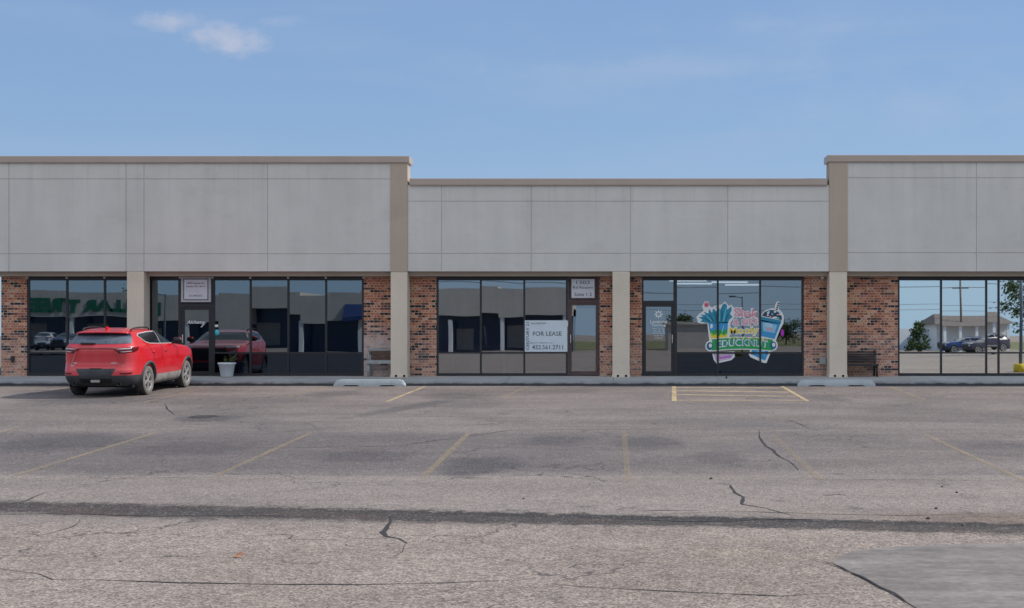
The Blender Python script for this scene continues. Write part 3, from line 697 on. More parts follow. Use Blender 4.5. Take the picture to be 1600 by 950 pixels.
for k in range(8):
    a = math.pi / 4 * k; u, w = Vector((math.cos(a), math.sin(a))), Vector((-math.sin(a), math.cos(a)))
    pts = [u * .03, u * .075 + w * .026, u * .14, u * .075 - w * .026]; mb.prism([(cx + p.x, cz + p.y) for p in pts], Y, Y - .002)
child_of(mb.build('flower', M['whitetxt'], None, False), t_)
for a in (('Lavenne', cx, Y, WZ(502.5), .50, .10, 0, .015), ('Tanning', cx, Y, WZ(508.5), .44, .085, 0, .015)): text_row(t_, M['whitetxt'], 'text_line', *a)
for j, w_ in enumerate((.34, .30, .36, .30, .24)): text_row(t_, M['whitetxt'], 'text_line', ['Mon - Fri 9-6', 'Sat 10 - 4', 'Sunday closed', 'walk ins', 'welcome'][j], cx, Y, WZ(513.5 + 3.6 * j), w_, .045)

# mural on the right-hand shop window: two drinks, stacked words, a banner
MU = empty('window_mural', (WX(1162), .63, WZ(520))); tag(MU, 'colourful vinyl mural of two drinks, bubbly words and a green banner', 'window graphic')
def mu(u, v): return (WX(1085 + u / 8.64), WZ(465 + v / 8.64))
LAY = [.634]
def mpoly(mb, pts, mi=0, lay=0):
    P = [mu(*p) for p in pts]; y = .6345 - .0012 * lay
    mb.add([(x, y, z) for x, z in P], [tuple(range(len(P)))], mi)
def star(cx, cy, r0, r1, n, a0=0, a1=2 * math.pi, seed=0):
    rng = random.Random(seed); out = []
    for k in range(2 * n + 1):
        a = a0 + (a1 - a0) * k / (2 * n); r = (r1 if k % 2 else r0) * rng.uniform(.9, 1.12); out.append((cx + r * math.cos(a), cy - r * math.sin(a)))
    return out
def smooth_blob(cx, cy, rx, ry, n=18): return [(cx + rx * math.cos(2 * math.pi * k / n), cy + ry * math.sin(2 * math.pi * k / n)) for k in range(n)]
W_, V = 0, {k: i + 1 for i, k in enumerate(['teal', 'teald', 'blue', 'sky', 'green', 'lime', 'yellow', 'pink', 'red', 'purple', 'navy', 'lilac', 'cyan'])}
VM = [M['whitetxt']] + [M['v_' + k] for k in V]
# left drink
mb = MB()
mpoly(mb, [(175, 345), (205, 600), (300, 625), (470, 590), (490, 340), (550, 250), (540, 130), (500, 95), (465, 110), (415, 50), (365, 95), (300, 95), (240, 130), (215, 120), (190, 50), (140, 50), (105, 110), (125, 175), (60, 225), (28, 262), (50, 340), (110, 350)], W_, 0)
mpoly(mb, [(190, 345), (80, 325), (110, 300), (60, 262), (120, 255), (80, 225), (150, 235), (130, 190), (190, 215), (200, 150), (240, 205), (255, 145), (300, 190), (320, 115), (345, 175), (385, 90), (415, 75), (440, 100), (445, 165), (500, 115), (505, 175), (480, 220), (520, 260), (470, 300), (455, 345)], V['teal'], 1)
for a in [((200, 330), (120, 270), (135, 262), (225, 320)), ((250, 325), (190, 235), (205, 230), (275, 315)), ((300, 325), (265, 200), (280, 195), (325, 320)), ((355, 320), (370, 170), (385, 170), (380, 320)), ((405, 320), (455, 210), (470, 218), (430, 322))]: mpoly(mb, a, V['teald'], 2)
for a in [((225, 318), (160, 240), (168, 236), (240, 312)), ((330, 318), (335, 150), (347, 150), (350, 318)), ((385, 318), (425, 130), (437, 134), (405, 318))]: mpoly(mb, a, V['cyan'], 2)
mpoly(mb, [(188, 345), (455, 330), (450, 420), (430, 440), (410, 425), (380, 450), (350, 425), (310, 452), (270, 430), (240, 452), (205, 430)], V['blue'], 1)
mpoly(mb, [(205, 430), (240, 452), (270, 430), (310, 452), (350, 425), (380, 450), (410, 425), (430, 440), (450, 420), (446, 505), (400, 520), (370, 500), (330, 525), (290, 505), (250, 520), (222, 495)], V['green'], 1)
mpoly(mb, [(214, 480), (250, 520), (290, 505), (330, 525), (370, 500), (400, 520), (446, 495), (445, 555), (300, 585), (235, 575)], V['yellow'], 2)
mpoly(mb, [(214, 490), (235, 470), (262, 505), (300, 480), (330, 515), (370, 478), (400, 508), (446, 470), (446, 505), (400, 525), (330, 535), (240, 530)], V['lime'], 1.6)
mpoly(mb, smooth_blob(232, 385, 18, 32), W_, 2); mpoly(mb, [(370, 460), (395, 370), (405, 374), (385, 465)], V['sky'], 2.2)
mpoly(mb, smooth_blob(165, 95, 38, 38), V['pink'], 1); mpoly(mb, smooth_blob(165, 100, 20, 20), V['red'], 2)
child_of(mb.build('striped_drink', VM, None, False), MU)
# right drink
mb = MB()
mpoly(mb, [(900, 230), (960, 170), (1050, 140), (1085, 150), (1090, 100), (1120, 45), (1155, 60), (1140, 150), (1190, 200), (1212, 250), (1205, 350), (1160, 430), (1110, 560), (1090, 625), (900, 560)], W_, 0)
mpoly(mb, [(905, 255), (1180, 310), (1165, 355), (905, 320)], V['teal'], 1)
mpoly(mb, [(905, 300), (1165, 350), (1085, 560), (905, 520)], V['blue'], 1)
mpoly(mb, [(920, 330), (1120, 372), (1085, 480), (930, 450)], V['sky'], 2)
dome = [(912, 245), (950, 195), (1020, 165), (1090, 170), (1150, 205), (1185, 260), (1180, 305)]; mpoly(mb, dome, V['navy'], 1)
rg = random.Random(3)
for k in range(15):
    u, v = rg.uniform(940, 1165), rg.uniform(185, 280); mpoly(mb, smooth_blob(u, v, rg.uniform(10, 20), rg.uniform(9, 16), 8), [W_, V['sky'], W_, V['pink'], V['cyan']][k % 5], 2 + .1 * k)
for k in range(4): mpoly(mb, [(1100 + 8 * k, 165 - 27 * k), (1125 + 8 * k, 168 - 27 * k), (1130 + 8 * k, 150 - 27 * k), (1105 + 8 * k, 147 - 27 * k)], V['navy'], 2.5)
put_text(mb, 'COOL', mu(1010, 372)[0], .630, mu(1010, 372)[1], .23, .10, W_, .03, rot=R(-9)); put_text(mb, 'SIPS', mu(1020, 430)[0], .630, mu(1020, 430)[1], .2, .09, V['pink'], .03, rot=R(-9))
mpoly(mb, [(925, 540), (1065, 575), (1055, 615), (925, 590)], V['yellow'], 1.5)
child_of(mb.build('blue_drink', VM, None, False), MU)
# words
def word(mb, txt, u, v, w, h, mi, rot=0):
    x, z = mu(u, v); put_text(mb, txt, x, .6315, z, w * 1.07, h * 1.22, W_, .075, rot=R(rot)); put_text(mb, txt, x, .6295, z, w, h, mi, .02, rot=R(rot))
for a in (('Shak', 700, 205, .72, .26, V['pink'], -3), ('& SIPS', 690, 330, .74, .18, V['pink'], 0), ('Mooly', 672, 455, .88, .25, V['yellow'], 2)):
    mb = MB(); word(mb, *a); child_of(mb.build('text_line', VM, None, False), MU)
mb = MB()
arc = lambda u, o: (u, 635 - 40 * math.cos((u - 640) / 520 * 1.5) + 20 + o)
ban = [arc(u, -75) for u in range(240, 1061, 82)]; ban2 = [arc(u, 75) for u in range(1060, 239, -82)]
mpoly(mb, [(a, b - 12) for a, b in ban] + [(a, b + 12) for a, b in ban2], W_, 3); mpoly(mb, ban + ban2, V['green'], 4)
for c_ in ((210, 655), (1065, 645)): mpoly(mb, smooth_blob(*c_, 62, 72), W_, 2.5); mpoly(mb, smooth_blob(*c_, 44, 54), V['teald'], 4.4); mpoly(mb, smooth_blob(c_[0] + 8, c_[1] - 8, 22, 28), W_, 5)
x, z = mu(650, 620); put_text(mb, 'EDUCKNUT', x, .6275, z, 1.52, .21, W_, .03, warp=lambda a, b: (a, b + .075 * math.cos(a * 1.7) - .045)); put_text(mb, 'EDUCKNUT', x + .01, .6262, z, 1.44, .15, V['teal'], .0, warp=lambda a, b: (a, b + .075 * math.cos(a * 1.7) - .045))
rg = random.Random(9)
for k in range(26): mpoly(mb, smooth_blob(470 + 22 * k, 555 + rg.uniform(-16, 16) - 12 * math.cos((k - 8) / 8), 11, 10, 7), [V['yellow'], W_, V['lime'], V['pink']][k % 4], 5)
child_of(mb.build('banner', VM, None, False), MU)
mb = MB()
mpoly(mb, [(240, 745), (540, 725), (548, 800), (500, 845), (300, 890), (262, 840)], W_, .5); mpoly(mb, [(262, 765), (522, 750), (520, 800), (480, 830), (310, 862), (285, 830)], V['lilac'], 1.5)
x, z = mu(400, 800); put_text(mb, 'Sweets', x, .6315, z, .42, .10, V['purple'], .02, rot=R(8)); child_of(mb.build('pink_label', VM, None, False), MU)
mb = MB()
mpoly(mb, [(735, 770), (770, 660), (1000, 650), (1035, 740), (975, 885), (930, 880), (760, 805)], W_, .5); mpoly(mb, [(765, 765), (785, 675), (985, 668), (1005, 745), (955, 850)], V['blue'], 1.5); mpoly(mb, [(830, 730), (950, 700), (960, 780)], V['sky'], 2.2)
child_of(mb.build('blue_cup', VM, None, False), MU)
mb = MB(); mpoly(mb, smooth_blob(1190, 475, 22, 48), V['purple'], 1); child_of(mb.build('purple_drop', VM, None, False), MU)

# ------------------------------------------------------------------ pot, benches, wheel stops, litter
px_ = fx(354.5, .1); zb = -.02
PT = empty('flower_pot', (px_, .1, zb)); tag(PT, 'white tapered flower pot holding a small leafy plant by the windows', 'flower pot')
mb = MB(); mb.lathe([(0, 0), (.165, 0), (.175, .01), (.24, .37), (.262, .372), (.268, .385), (.268, .42), (.25, .425), (.24, .40), (.235, .38)], 36); mb.build('pot', M['pot'], PT)
mb = MB(); mb.lathe([(0, .385), (.12, .39), (.238, .38)], 24); mb.build('soil', M['soil'], PT)
mb = MB(); rg = random.Random(5); stems = []
for k in range(14):
    a = rg.uniform(0, 6.28); r = rg.uniform(.03, .16); h = rg.uniform(.10, .27); p0 = Vector((.07 * math.cos(a) + .05, .07 * math.sin(a), .38)); p1 = p0 + Vector((r * math.cos(a) + .04, r * math.sin(a), h))
    mb.tube([p0, p0.lerp(p1, .5) + Vector((0, 0, .03)), p1], .004, 5, 1); stems.append((p0, p1))
for p0, p1 in stems:
    for j in range(9):
        c = p0.lerp(p1, rg.uniform(.35, 1.05)); d = Vector((rg.uniform(-1, 1), rg.uniform(-1, 1), rg.uniform(-.2, .8))).normalized(); s = d.cross(Vector((0, 0, 1))).normalized() * rg.uniform(.014, .024); L = rg.uniform(.05, .09)
        mb.add([c, c + d * L * .5 + s, c + d * L, c + d * L * .5 - s], [(0, 1, 2, 3)], 0)
mb.build('plant', [M['leaf'], M['bark']], PT, False)
def bench(x0, x1, yb, label, fm, sm, seat_z, back_top, arm):
    b = empty('bench', ((x0 + x1) / 2, yb, 0)); tag(b, label, 'bench', 'benches against the brick')
    L = (x1 - x0) / 2
    mb = MB()
    for k in range(4): mb.bbox(-L, L, -.40 + .1 * k, -.31 + .1 * k, seat_z - .045, seat_z, .008)
    mb.build('seat', sm, b)
    mb = MB()
    for k in range(3 if arm else 5):
        n_ = 3 if arm else 5; h = (back_top - seat_z - .05) / n_; mb.bbox(-L, L, .0, .03, seat_z + .05 + h * k, seat_z + .05 + h * (k + .58), .006)
    mb.build('backrest', sm, b)
    for s in (-1, 1):
        mb = MB(); xx = s * (L - .05)
        mb.tube([(xx, -.38, -.01), (xx, -.36, seat_z - .05)], .032, 8); mb.tube([(xx, .07, -.005), (xx, .0, seat_z - .05), (xx, .035, back_top)], .032, 8); mb.tube([(xx, -.38, seat_z - .07), (xx, .02, seat_z - .07)], .03, 8); mb.build('leg', fm, b)
        if arm:
            mb = MB(); mb.tube([(xx, -.36, seat_z - .05), (xx, -.37, seat_z + .2), (xx, -.30, seat_z + .235), (xx, .02, seat_z + .22)], .034, 8); mb.build('armrest', fm, b)
    mb = MB(); mb.bbox(-L - .01, L + .01, -.43, -.40, seat_z - .09, seat_z + .01, .008) if arm else mb.bbox(-L, L, -.43, -.40, seat_z - .06, seat_z - .002, .006)
    if arm: mb.bbox(-L - .01, L + .01, -.004, .034, back_top - .03, back_top + .03, .008)
    mb.build('rail', fm, b)
bench(fx(574.5, .3), fx(638, .3), .48, 'grey metal bench with brown slats against whitish brick, half behind a column', M['stone_grey'], M['slat'], .46, .78, True)
bench(fx(1298, .3), fx(1371, .3), .48, 'black slatted bench against red brick beside the tall column', M['darkmetal'], M['darkmetal'], .36, .76, False)
def wheel_stop(p0, p1, label):
    Y = KERB_Y - .13; x0, x1 = fx(p0, Y), fx(p1, Y); gz = ground_z(Y); h = .185
    o = MB(); secs = []
    n_ = 24
    for i in range(n_ + 1):
        u = i / n_; x = x0 + (x1 - x0) * u; e = min(u, 1 - u) * (x1 - x0); hh = h * min(1, .35 + e / .10 * .65)
        nt = .035 if (.16 < u < .34 or .66 < u < .84) else 0.0
        secs.append([(x, -.10, nt), (x, -.095, hh * .45 + nt * .4), (x, -.06, hh * .93), (x, -.045, hh), (x, .045, hh), (x, .06, hh * .93), (x, .095, hh * .45), (x, .10, 0)])
    vs = [(x, Y + y, gz - .0302 * -y + z - .003) for s in secs for x, y, z in s]; fs = []
    for i in range(n_):
        for k in range(8):
            j = (k + 1) % 8; fs.append((i * 8 + k, i * 8 + j, i * 8 + 8 + j, i * 8 + 8 + k))
    fs += [tuple(range(8)), tuple(range(n_ * 8 + 7, n_ * 8 - 1, -1))]
    o.add(vs, fs); tag(o.build('wheel_stop', M['stop']), label, 'wheel stop', 'concrete wheel stops at the kerb')
wheel_stop(522, 634, 'blue-grey concrete wheel stop below the grey bench'); wheel_stop(1246, 1367, 'blue-grey concrete wheel stop below the tall column and black bench')
p = gp(372, 871); mb = MB(); rg = random.Random(2)
vs = [(p.x + a, p.y + b, p.z + c) for a, b, c in [(-.05, -.01, .006), (-.03, .03, .02), (.0, .05, .045), (.035, .03, .05), (.05, 0, .03), (.03, -.03, .012), (.0, -.04, .008), (.0, .0, .02)]]
mb.add(vs, [(7, i, (i + 1) % 7) for i in range(7)]); mb.tube([vs[4], (p.x + .085, p.y + .01, p.z + .02)], .002, 5)
tag(mb.build('dry_leaf', M['rust_leaf'], None, False), 'curled orange dry leaf lying on the near asphalt', 'leaf')
proto = None
for (u, v, r) in [(1472, 761, .020), (1495, 770, .022), (1462.5, 795, .024), (1450, 811, .028), (1504, 822, .022), (1111, 748.5, .03), (818, 780, .02), (188, 878, .014), (692, 846, .012), (541, 852, .013)]:
    p = gp(u, v)
    if proto is None:
        bm = bmesh.new(); bmesh.ops.create_icosphere(bm, subdivisions=2, radius=1)
        for w in bm.verts: w.co *= random.uniform(.78, 1.15); w.co.z *= .65
        me = bpy.data.meshes.new('stone'); bm.to_mesh(me); bm.free(); me.materials.append(M['pebble']); o = proto = link_mesh('stone', me)
    else: o = proto.copy(); COL.objects.link(o)
    r *= .78; o.location = (p.x, p.y, p.z + r * .45); o.scale = (r, r * 1.2, r); o.rotation_euler = (0, 0, random.uniform(0, 6)); tag(o, 'tiny dark stone lying loose on the asphalt', 'stone', 'loose stones on the asphalt')

# ------------------------------------------------------------------ the red car (x across, y forward from the rear axle, z up)
def pchip(tab):
    xs = [t[0] for t in tab]; n = len(xs)
    def ev(col):
        yv = [t[col] for t in tab]; h = [xs[i + 1] - xs[i] for i in range(n - 1)]; dl = [(yv[i + 1] - yv[i]) / h[i] for i in range(n - 1)]
        m = [dl[0]] + [0 if dl[i - 1] * dl[i] <= 0 else 2 * dl[i - 1] * dl[i] / (dl[i - 1] + dl[i]) for i in range(1, n - 1)] + [dl[-1]]
        def f(x):
            x = min(max(x, xs[0]), xs[-1]); i = 0
            while i < n - 2 and x > xs[i + 1]: i += 1
            t = (x - xs[i]) / h[i]
            return (1 + 2 * t) * (1 - t) ** 2 * yv[i] + t * (1 - t) ** 2 * h[i] * m[i] + t * t * (3 - 2 * t) * yv[i + 1] + t * t * (t - 1) * h[i] * m[i + 1]
        return f
    return [ev(c) for c in range(1, len(tab[0]))]
#        z     rear    front  half-width  exponent
BODY = [(.27, -.80, 3.62, .84, 6), (.34, -.93, 3.74, .92, 6), (.45, -1.02, 3.83, .965, 6), (.56, -1.055, 3.88, .980, 6), (.66, -1.05, 3.89, .985, 6), (.76, -1.01, 3.88, .985, 6),
        (.90, -.985, 3.85, .985, 6), (1.02, -.99, 3.78, .980, 6), (1.10, -1.00, 3.62, .972, 6), (1.17, -1.00, 3.25, .962, 6), (1.22, -.985, 2.72, .948, 6), (1.27, -.955, 2.30, .925, 6),
        (1.33, -.90, 2.06, .885, 6), (1.42, -.80, 1.86, .835, 6), (1.52, -.68, 1.62, .775, 6), (1.60, -.575, 1.38, .718, 6), (1.65, -.48, 1.12, .655, 6), (1.69, -.34, .84, .56, 5), (1.715, -.12, .52, .40, 4), (1.725, .12, .28, .16, 3)]
fR, fF, fW, fN = pchip(BODY)
WB, TR = 2.90, .378
def haunch(s, z):
    return .022 * math.exp(-((z - .86) / .22) ** 2) * (math.exp(-((s) / .5) ** 2) + math.exp(-((s - WB) / .5) ** 2)) - .012 * math.exp(-((z - .72) / .13) ** 2) * math.exp(-((s - 1.45) / .8) ** 2)
def side_x(s, z):
    r, f, w, n = fR(z), fF(z), fW(z), fN(z); c, l = (r + f) / 2, (f - r) / 2; q = min(.9999, abs((s - c) / l))
    return w * (1 - q ** n) ** (1 / n) + haunch(s, z)
def recess(x, z):
    """the sunk trapezoid of the tailgate"""
    if not .70 < z < 1.30: return 0
    hwid = .64 + (.46 - .64) * (z - .80) / (1.225 - .80)
    sm = lambda a, b, q: (lambda t: t * t * (3 - 2 * t))(min(1, max(0, (q - a) / (b - a))))
    return .05 * sm(hwid + .03, hwid - .02, abs(x)) * sm(.775, .83, z) * sm(1.245, 1.215, z)
def end_s(x, z, end=-1):
    r, f, w, n = fR(z), fF(z), fW(z), fN(z); c, l = (r + f) / 2, (f - r) / 2; q = min(.9999, abs(x / w))
    s = l * (1 - q ** n) ** (1 / n)
    return c - s + recess(x, z) if end < 0 else c + s
CAR = empty('parked_car'); tag(CAR, 'dusty red SUV parked nose-in at the kerb', 'car')
def build_body():
    zs = [.27 + (.56 - .27) * i / 12 for i in range(12)] + [.56 + (1.30 - .56) * i / 42 for i in range(42)] + [1.30 + (1.725 - 1.30) * i / 30 for i in range(31)]
    # points on the edge of a unit square: right side, front, left side, rear
    sq = []
    NS, NE = 72, 44
    for i in range(NS): sq.append((1, -1 + 2 * i / NS))
    for i in range(NE): sq.append((1 - 2 * i / NE, 1))
    for i in range(NS): sq.append((-1, 1 - 2 * i / NS))
    for i in range(NE): sq.append((-1 + 2 * i / NE, -1))
    vs, fs = [], []; n = len(sq)
    for z in zs:
        r, f, w, e = fR(z), fF(z), fW(z), fN(z); c, l = (r + f) / 2, (f - r) / 2
        for a, b in sq:
            q = (abs(a) ** e + abs(b) ** e) ** (-1 / e); x, s = a * q * w, c + b * q * l
            x += math.copysign(haunch(s, z) * min(1, (abs(x) / w) ** 4), x)
            if b < -.9: s += recess(x, z)
            vs.append((x, s, z))
    for j in range(len(zs) - 1):
        for i in range(n):
            k = (i + 1) % n; fs.append((j * n + i, j * n + k, j * n + n + k, j * n + n + i))
    fs += [tuple(range(n - 1, -1, -1)), tuple(range((len(zs) - 1) * n, len(zs) * n))]
    me = bpy.data.meshes.new('body'); me.from_pydata(vs, [], fs)
    o = link_mesh('body', me)
    for s in (0, WB):
        for sd in (-1, 1):
            cb = MB(); cb.lathe([(.0, -.22), (.445, -.22), (.445, .3), (.0, .3)], 56, 'x', (sd * .84, s, TR + .01)); c_ = cb.build('cutter', M['black'])
            m = o.modifiers.new('cut', 'BOOLEAN'); m.operation = 'DIFFERENCE'; m.solver = 'EXACT'; m.object = c_
    dg = bpy.context.evaluated_depsgraph_get(); me2 = bpy.data.meshes.new_from_object(o.evaluated_get(dg))
    for m in list(o.modifiers): bpy.data.objects.remove(m.object)
    bpy.data.objects.remove(o)
    # split at the cladding line
    def piece(name, test, mats, parent):
        bm = bmesh.new(); bm.from_mesh(me2)
        bmesh.ops.delete(bm, geom=[f for f in bm.faces if not test(f.calc_center_median())], context='FACES')
        for f in bm.faces:
            c = f.calc_center_median(); f.smooth = True
            inw = any(math.hypot(c.y - s, c.z - TR - .01) < .446 for s in (0, WB)) and abs(c.x) > .55 and (abs(f.normal.x) < .3 or abs(c.x) < .68)
            f.material_index = 1 if inw else 0
            if abs(f.normal.x) > .9 and abs(c.x) < .7 and c.z < .9: f.smooth = False
        me = bpy.data.meshes.new(name); bm.to_mesh(me); bm.free(); me.materials.clear()
        for m in mats: me.materials.append(m)
        return link_mesh(name, me, parent)
    def is_clad(c):
        if c.y < -.35 or c.y > 3.3: return c.z < .56
        return c.z < .50
    body = piece('body', lambda c: not is_clad(c), [M['red'], M['wellblack']], CAR)
    piece('bumper', lambda c: is_clad(c) and c.y < -.35, [M['clad'], M['wellblack']], CAR)
    piece('front_bumper', lambda c: is_clad(c) and c.y > 3.3, [M['clad'], M['wellblack']], CAR)
    piece('rocker_panel', lambda c: is_clad(c) and -.35 <= c.y <= 3.3, [M['rocker'], M['wellblack']], CAR)
    return body
body = build_body()
def overlay(mb, poly, mapf, nrm_off, step=.04, mi=0):
    """polygon of (u,v) laid over the car's skin, a few mm proud of it"""
    bm = bmesh.new(); bm.faces.new([bm.verts.new((u, v, 0)) for u, v in poly])
    us = [p[0] for p in poly]; vs_ = [p[1] for p in poly]
    for ax, lo, hi in ((0, min(us), max(us)), (1, min(vs_), max(vs_))):
        k = lo + step
        while k < hi:
            bmesh.ops.bisect_plane(bm, geom=bm.verts[:] + bm.edges[:] + bm.faces[:], plane_co=(k, 0, 0) if ax == 0 else (0, k, 0), plane_no=(1, 0, 0) if ax == 0 else (0, 1, 0)); k += step
    bm.verts.index_update()
    mb.add([mapf(v.co.x, v.co.y, nrm_off) for v in bm.verts], [tuple(v.index for v in f.verts) for f in bm.faces], mi, True); bm.free()
def side_map(sd): return lambda s, z, o: (sd * (side_x(s, z) + o), s, z + o * .3)
def rear_map(x, z, o): return (x, end_s(x, z) - o, z + o * .3)
def front_map(x, z, o): return (x, end_s(x, z, 1) + o, z + o * .3)
for sd in (1, -1):
    sm = side_map(sd)
    mb = MB(); overlay(mb, [(2.06, 1.262), (1.5, 1.275), (.95, 1.288), (.30, 1.312), (.02, 1.365), (-.27, 1.535), (-.15, 1.590), (.5, 1.620), (1.06, 1.622), (1.40, 1.592)], sm, .004); mb.build('window_trim', M['chrome'], CAR, False)
    mb = MB(); overlay(mb, [(1.97, 1.282), (1.5, 1.293), (1.03, 1.303), (1.09, 1.600), (1.385, 1.572)], sm, .009); mb.build('window', M['carglass'], CAR, False)
    mb = MB(); overlay(mb, [(.985, 1.305), (.32, 1.330), (.05, 1.380), (-.215, 1.535), (-.12, 1.572), (.5, 1.600), (1.045, 1.602)], sm, .009); mb.build('window', M['carglass'], CAR, False)
    for path in ([(.96, .50), (.97, 1.29)], [(2.12, .50), (2.10, 1.10), (2.02, 1.27)], [(.0, 1.33), (.28, 1.05), (.36, .90)]):
        mb = MB(); w = .008
        overlay(mb, [(p[0] - w, p[1]) for p in path] + [(p[0] + w, p[1]) for p in reversed(path)], sm, .003)
        mb.build('door_seam', M['wellblack'], CAR, False)
    for s in (.33, 1.22):
        mb = MB(); x = side_x(s, 1.10); mb.tube([(sd * (x - .01), s - .10, 1.10), (sd * (x + .025), s - .07, 1.103), (sd * (x + .025), s + .07, 1.097), (sd * (x - .01), s + .10, 1.095)], .014, 8); mb.build('door_handle', M['red'], CAR)
    # mirror
    mb = MB(); x = side_x(1.93, 1.28); mb.tube([(sd * (x - .02), 1.95, 1.27), (sd * (x + .08), 1.96, 1.30)], .03, 8)
    vs = []; c_ = Vector((sd * (x + .15), 1.97, 1.345))
    bm = bmesh.new(); bmesh.ops.create_uvsphere(bm, u_segments=16, v_segments=10, radius=1)
    bm.verts.index_update(); mb.add([(c_.x + v.co.x * .125, c_.y + v.co.y * .075 + (.02 if v.co.y < 0 else 0), c_.z + v.co.z * .085) for v in bm.verts], [tuple(v.index for v in f.verts) for f in bm.faces], 0, True)
    for f in list(bm.faces): pass
    bm.free(); mr = mb.build('mirror', M['black'], CAR)
    mb = MB(); mb.add([(c_.x + a * .128, c_.y - .01 + .075 * b, c_.z + .03 + c * .062) for a, b, c in [(-.8, .3, .0), (.8, .3, 0), (.8, .9, .1), (-.8, .9, .1), (-.7, .25, .8), (.7, .25, .8), (.6, .8, .8), (-.6, .8, .8)]], [(0, 1, 5, 4), (1, 2, 6, 5), (2, 3, 7, 6), (3, 0, 4, 7), (4, 5, 6, 7), (3, 2, 1, 0)], 0, True); mb.build('mirror_cap', M['red'], mr)
    # wheel-arch trim
    for s in (0, WB):
        mb = MB(); rr = []
        for k in range(33):
            a = R(-22 + 224 * k / 32); ring = []
            for rad, o in ((.440, -.06), (.440, .020), (.452, .026), (.495, .020), (.500, -.004)):
                y, z = s + rad * math.cos(a), TR + .01 + rad * math.sin(a); zz = max(z, .27); ring.append((sd * (side_x(min(max(y, -.9), 3.7), max(zz, .30)) + o), y, zz))
            rr += ring
        mb.add(rr, [(k * 5 + i, k * 5 + 5 + i, k * 5 + 6 + i, k * 5 + 1 + i) for k in range(32) for i in range(4)], 0, True); mb.build('arch_trim', M['clad'], CAR, False)
    # tail lamp: lens wrapping the corner, pale strip inside
    mb = MB(); q = lambda x, z, o: rear_map(sd * x, z, o)
    overlay(mb, [(.42, 1.215), (.62, 1.245), (.86, 1.258), (.90, 1.19), (.86, 1.13), (.66, 1.105), (.56, 1.11)], q, .010)
    overlay(mb, [(-.80, 1.255), (-.52, 1.26), (-.62, 1.17), (-.80, 1.125)], sm, .010)
    tl = mb.build('tail_lamp', M['lens'], CAR, False)
    mb = MB(); overlay(mb, [(.47, 1.212), (.64, 1.232), (.84, 1.238), (.83, 1.215), (.64, 1.208)], q, .016); overlay(mb, [(.60, 1.150), (.84, 1.165), (.84, 1.150), (.66, 1.132)], q, .016); mb.build('lamp_strip', M['lens_clear'], tl, False)
    mb = MB(); overlay(mb, [(.60, .615), (.86, .625), (.84, .585), (.62, .585)], q, .012); mb.build('reflector', M['lens'], CAR, False)
    mb = MB(); yb_ = end_s(.55, .37) ; mb.lathe([(.0, .0), (.045, .0), (.05, -.02), (.05, -.12), (.042, -.12), (.042, -.03)], 18, 'z'); o = mb.build('exhaust', M['clad'], CAR); o.rotation_euler = (R(-90), 0, 0); o.location = (sd * .56, yb_ + .08, .345)
    # roof rail
    mb = MB(); mb.tube([(sd * .60, -.30, 1.655), (sd * .63, -.2, 1.715), (sd * .64, .2, 1.735), (sd * .64, .6, 1.728), (sd * .61, .95, 1.70), (sd * .58, 1.05, 1.655)], .019, 8); mb.build('roof_rail', M['black'], CAR)
    # front lamps
    mb = MB(); qf = lambda x, z, o: front_map(sd * x, z, o); overlay(mb, [(.50, 1.05), (.86, 1.10), (.88, 1.04), (.55, 1.0)], qf, .01); overlay(mb, [(.60, .90), (.80, .93), (.80, .78), (.62, .76)], qf, .01); mb.build('headlight', M['lens_clear'], CAR, False)
mb = MB(); overlay(mb, [(-.80, 1.352), (0, 1.338), (.80, 1.352), (.735, 1.50), (.655, 1.615), (0, 1.64), (-.655, 1.615), (-.735, 1.50)], rear_map, .008); mb.build('rear_window', M['rearglass'], CAR, False)
mb = MB(); overlay(mb, [(-.84, 1.30), (.84, 1.30), (.60, 1.60), (-.60, 1.60)], front_map, .008); mb.build('windscreen', M['carglass'], CAR, False)
mb = MB(); overlay(mb, [(-.50, 1.0), (.50, 1.0), (.62, .62), (-.62, .62)], front_map, .01); mb.build('grille', M['black'], CAR, False)
for sd in (1, -1):
    mb = MB(); q = lambda x, z, o: rear_map(sd * x, z, o); overlay(mb, [(.468, 1.225), (.492, 1.232), (.672, .80), (.645, .79)], q, .006); mb.build('crease_highlight', M['ridge_highlight'], CAR, False)
mb = MB(); overlay(mb, [(-.50, 1.252), (.50, 1.252), (.48, 1.232), (-.48, 1.232)], rear_map, .006); mb.build('crease_highlight', M['ridge_highlight'], CAR, False)
mb = MB(); overlay(mb, [(-.50, .725), (.50, .725), (.40, .555), (-.40, .555)], rear_map, .008); mb.build('plate_recess', M['clad'], CAR, False)
mb = MB(); overlay(mb, [(-.16, .738), (.16, .738), (.13, .715), (-.13, .715)], rear_map, .016); mb.build('tailgate_handle', M['black'], CAR, False)
mb = MB(); overlay(mb, [(-.42, .475), (.42, .475), (.36, .36), (-.36, .36)], rear_map, .008); mb.build('lower_grille', M['black'], CAR, False)
mb = MB(); yy = end_s(0, .42); mb.bbox(-.13, .10, yy - .03, yy + .02, .385, .45, .008); mb.build('tow_hitch_cover', M['alloy'], CAR)
mb = MB(); yy = end_s(0, 1.35) - .02; mb.bbox(-.42, -.05, yy - .03, yy + .06, 1.335, 1.375, .01); mb.build('rear_wiper', M['black'], CAR)
mb = MB()   # roof spoiler
vs = []; NX = 24
for i in range(NX + 1):
    x = -.66 + 1.32 * i / NX; q = (abs(x) / .66) ** 4; yb = -.70 + .10 * q
    vs += [(x, yb, 1.622 - .03 * q), (x, yb + .012, 1.645 - .03 * q), (x, -.34, 1.693 - .055 * q), (x, -.34, 1.60), (x, yb + .03, 1.605 - .02 * q)]
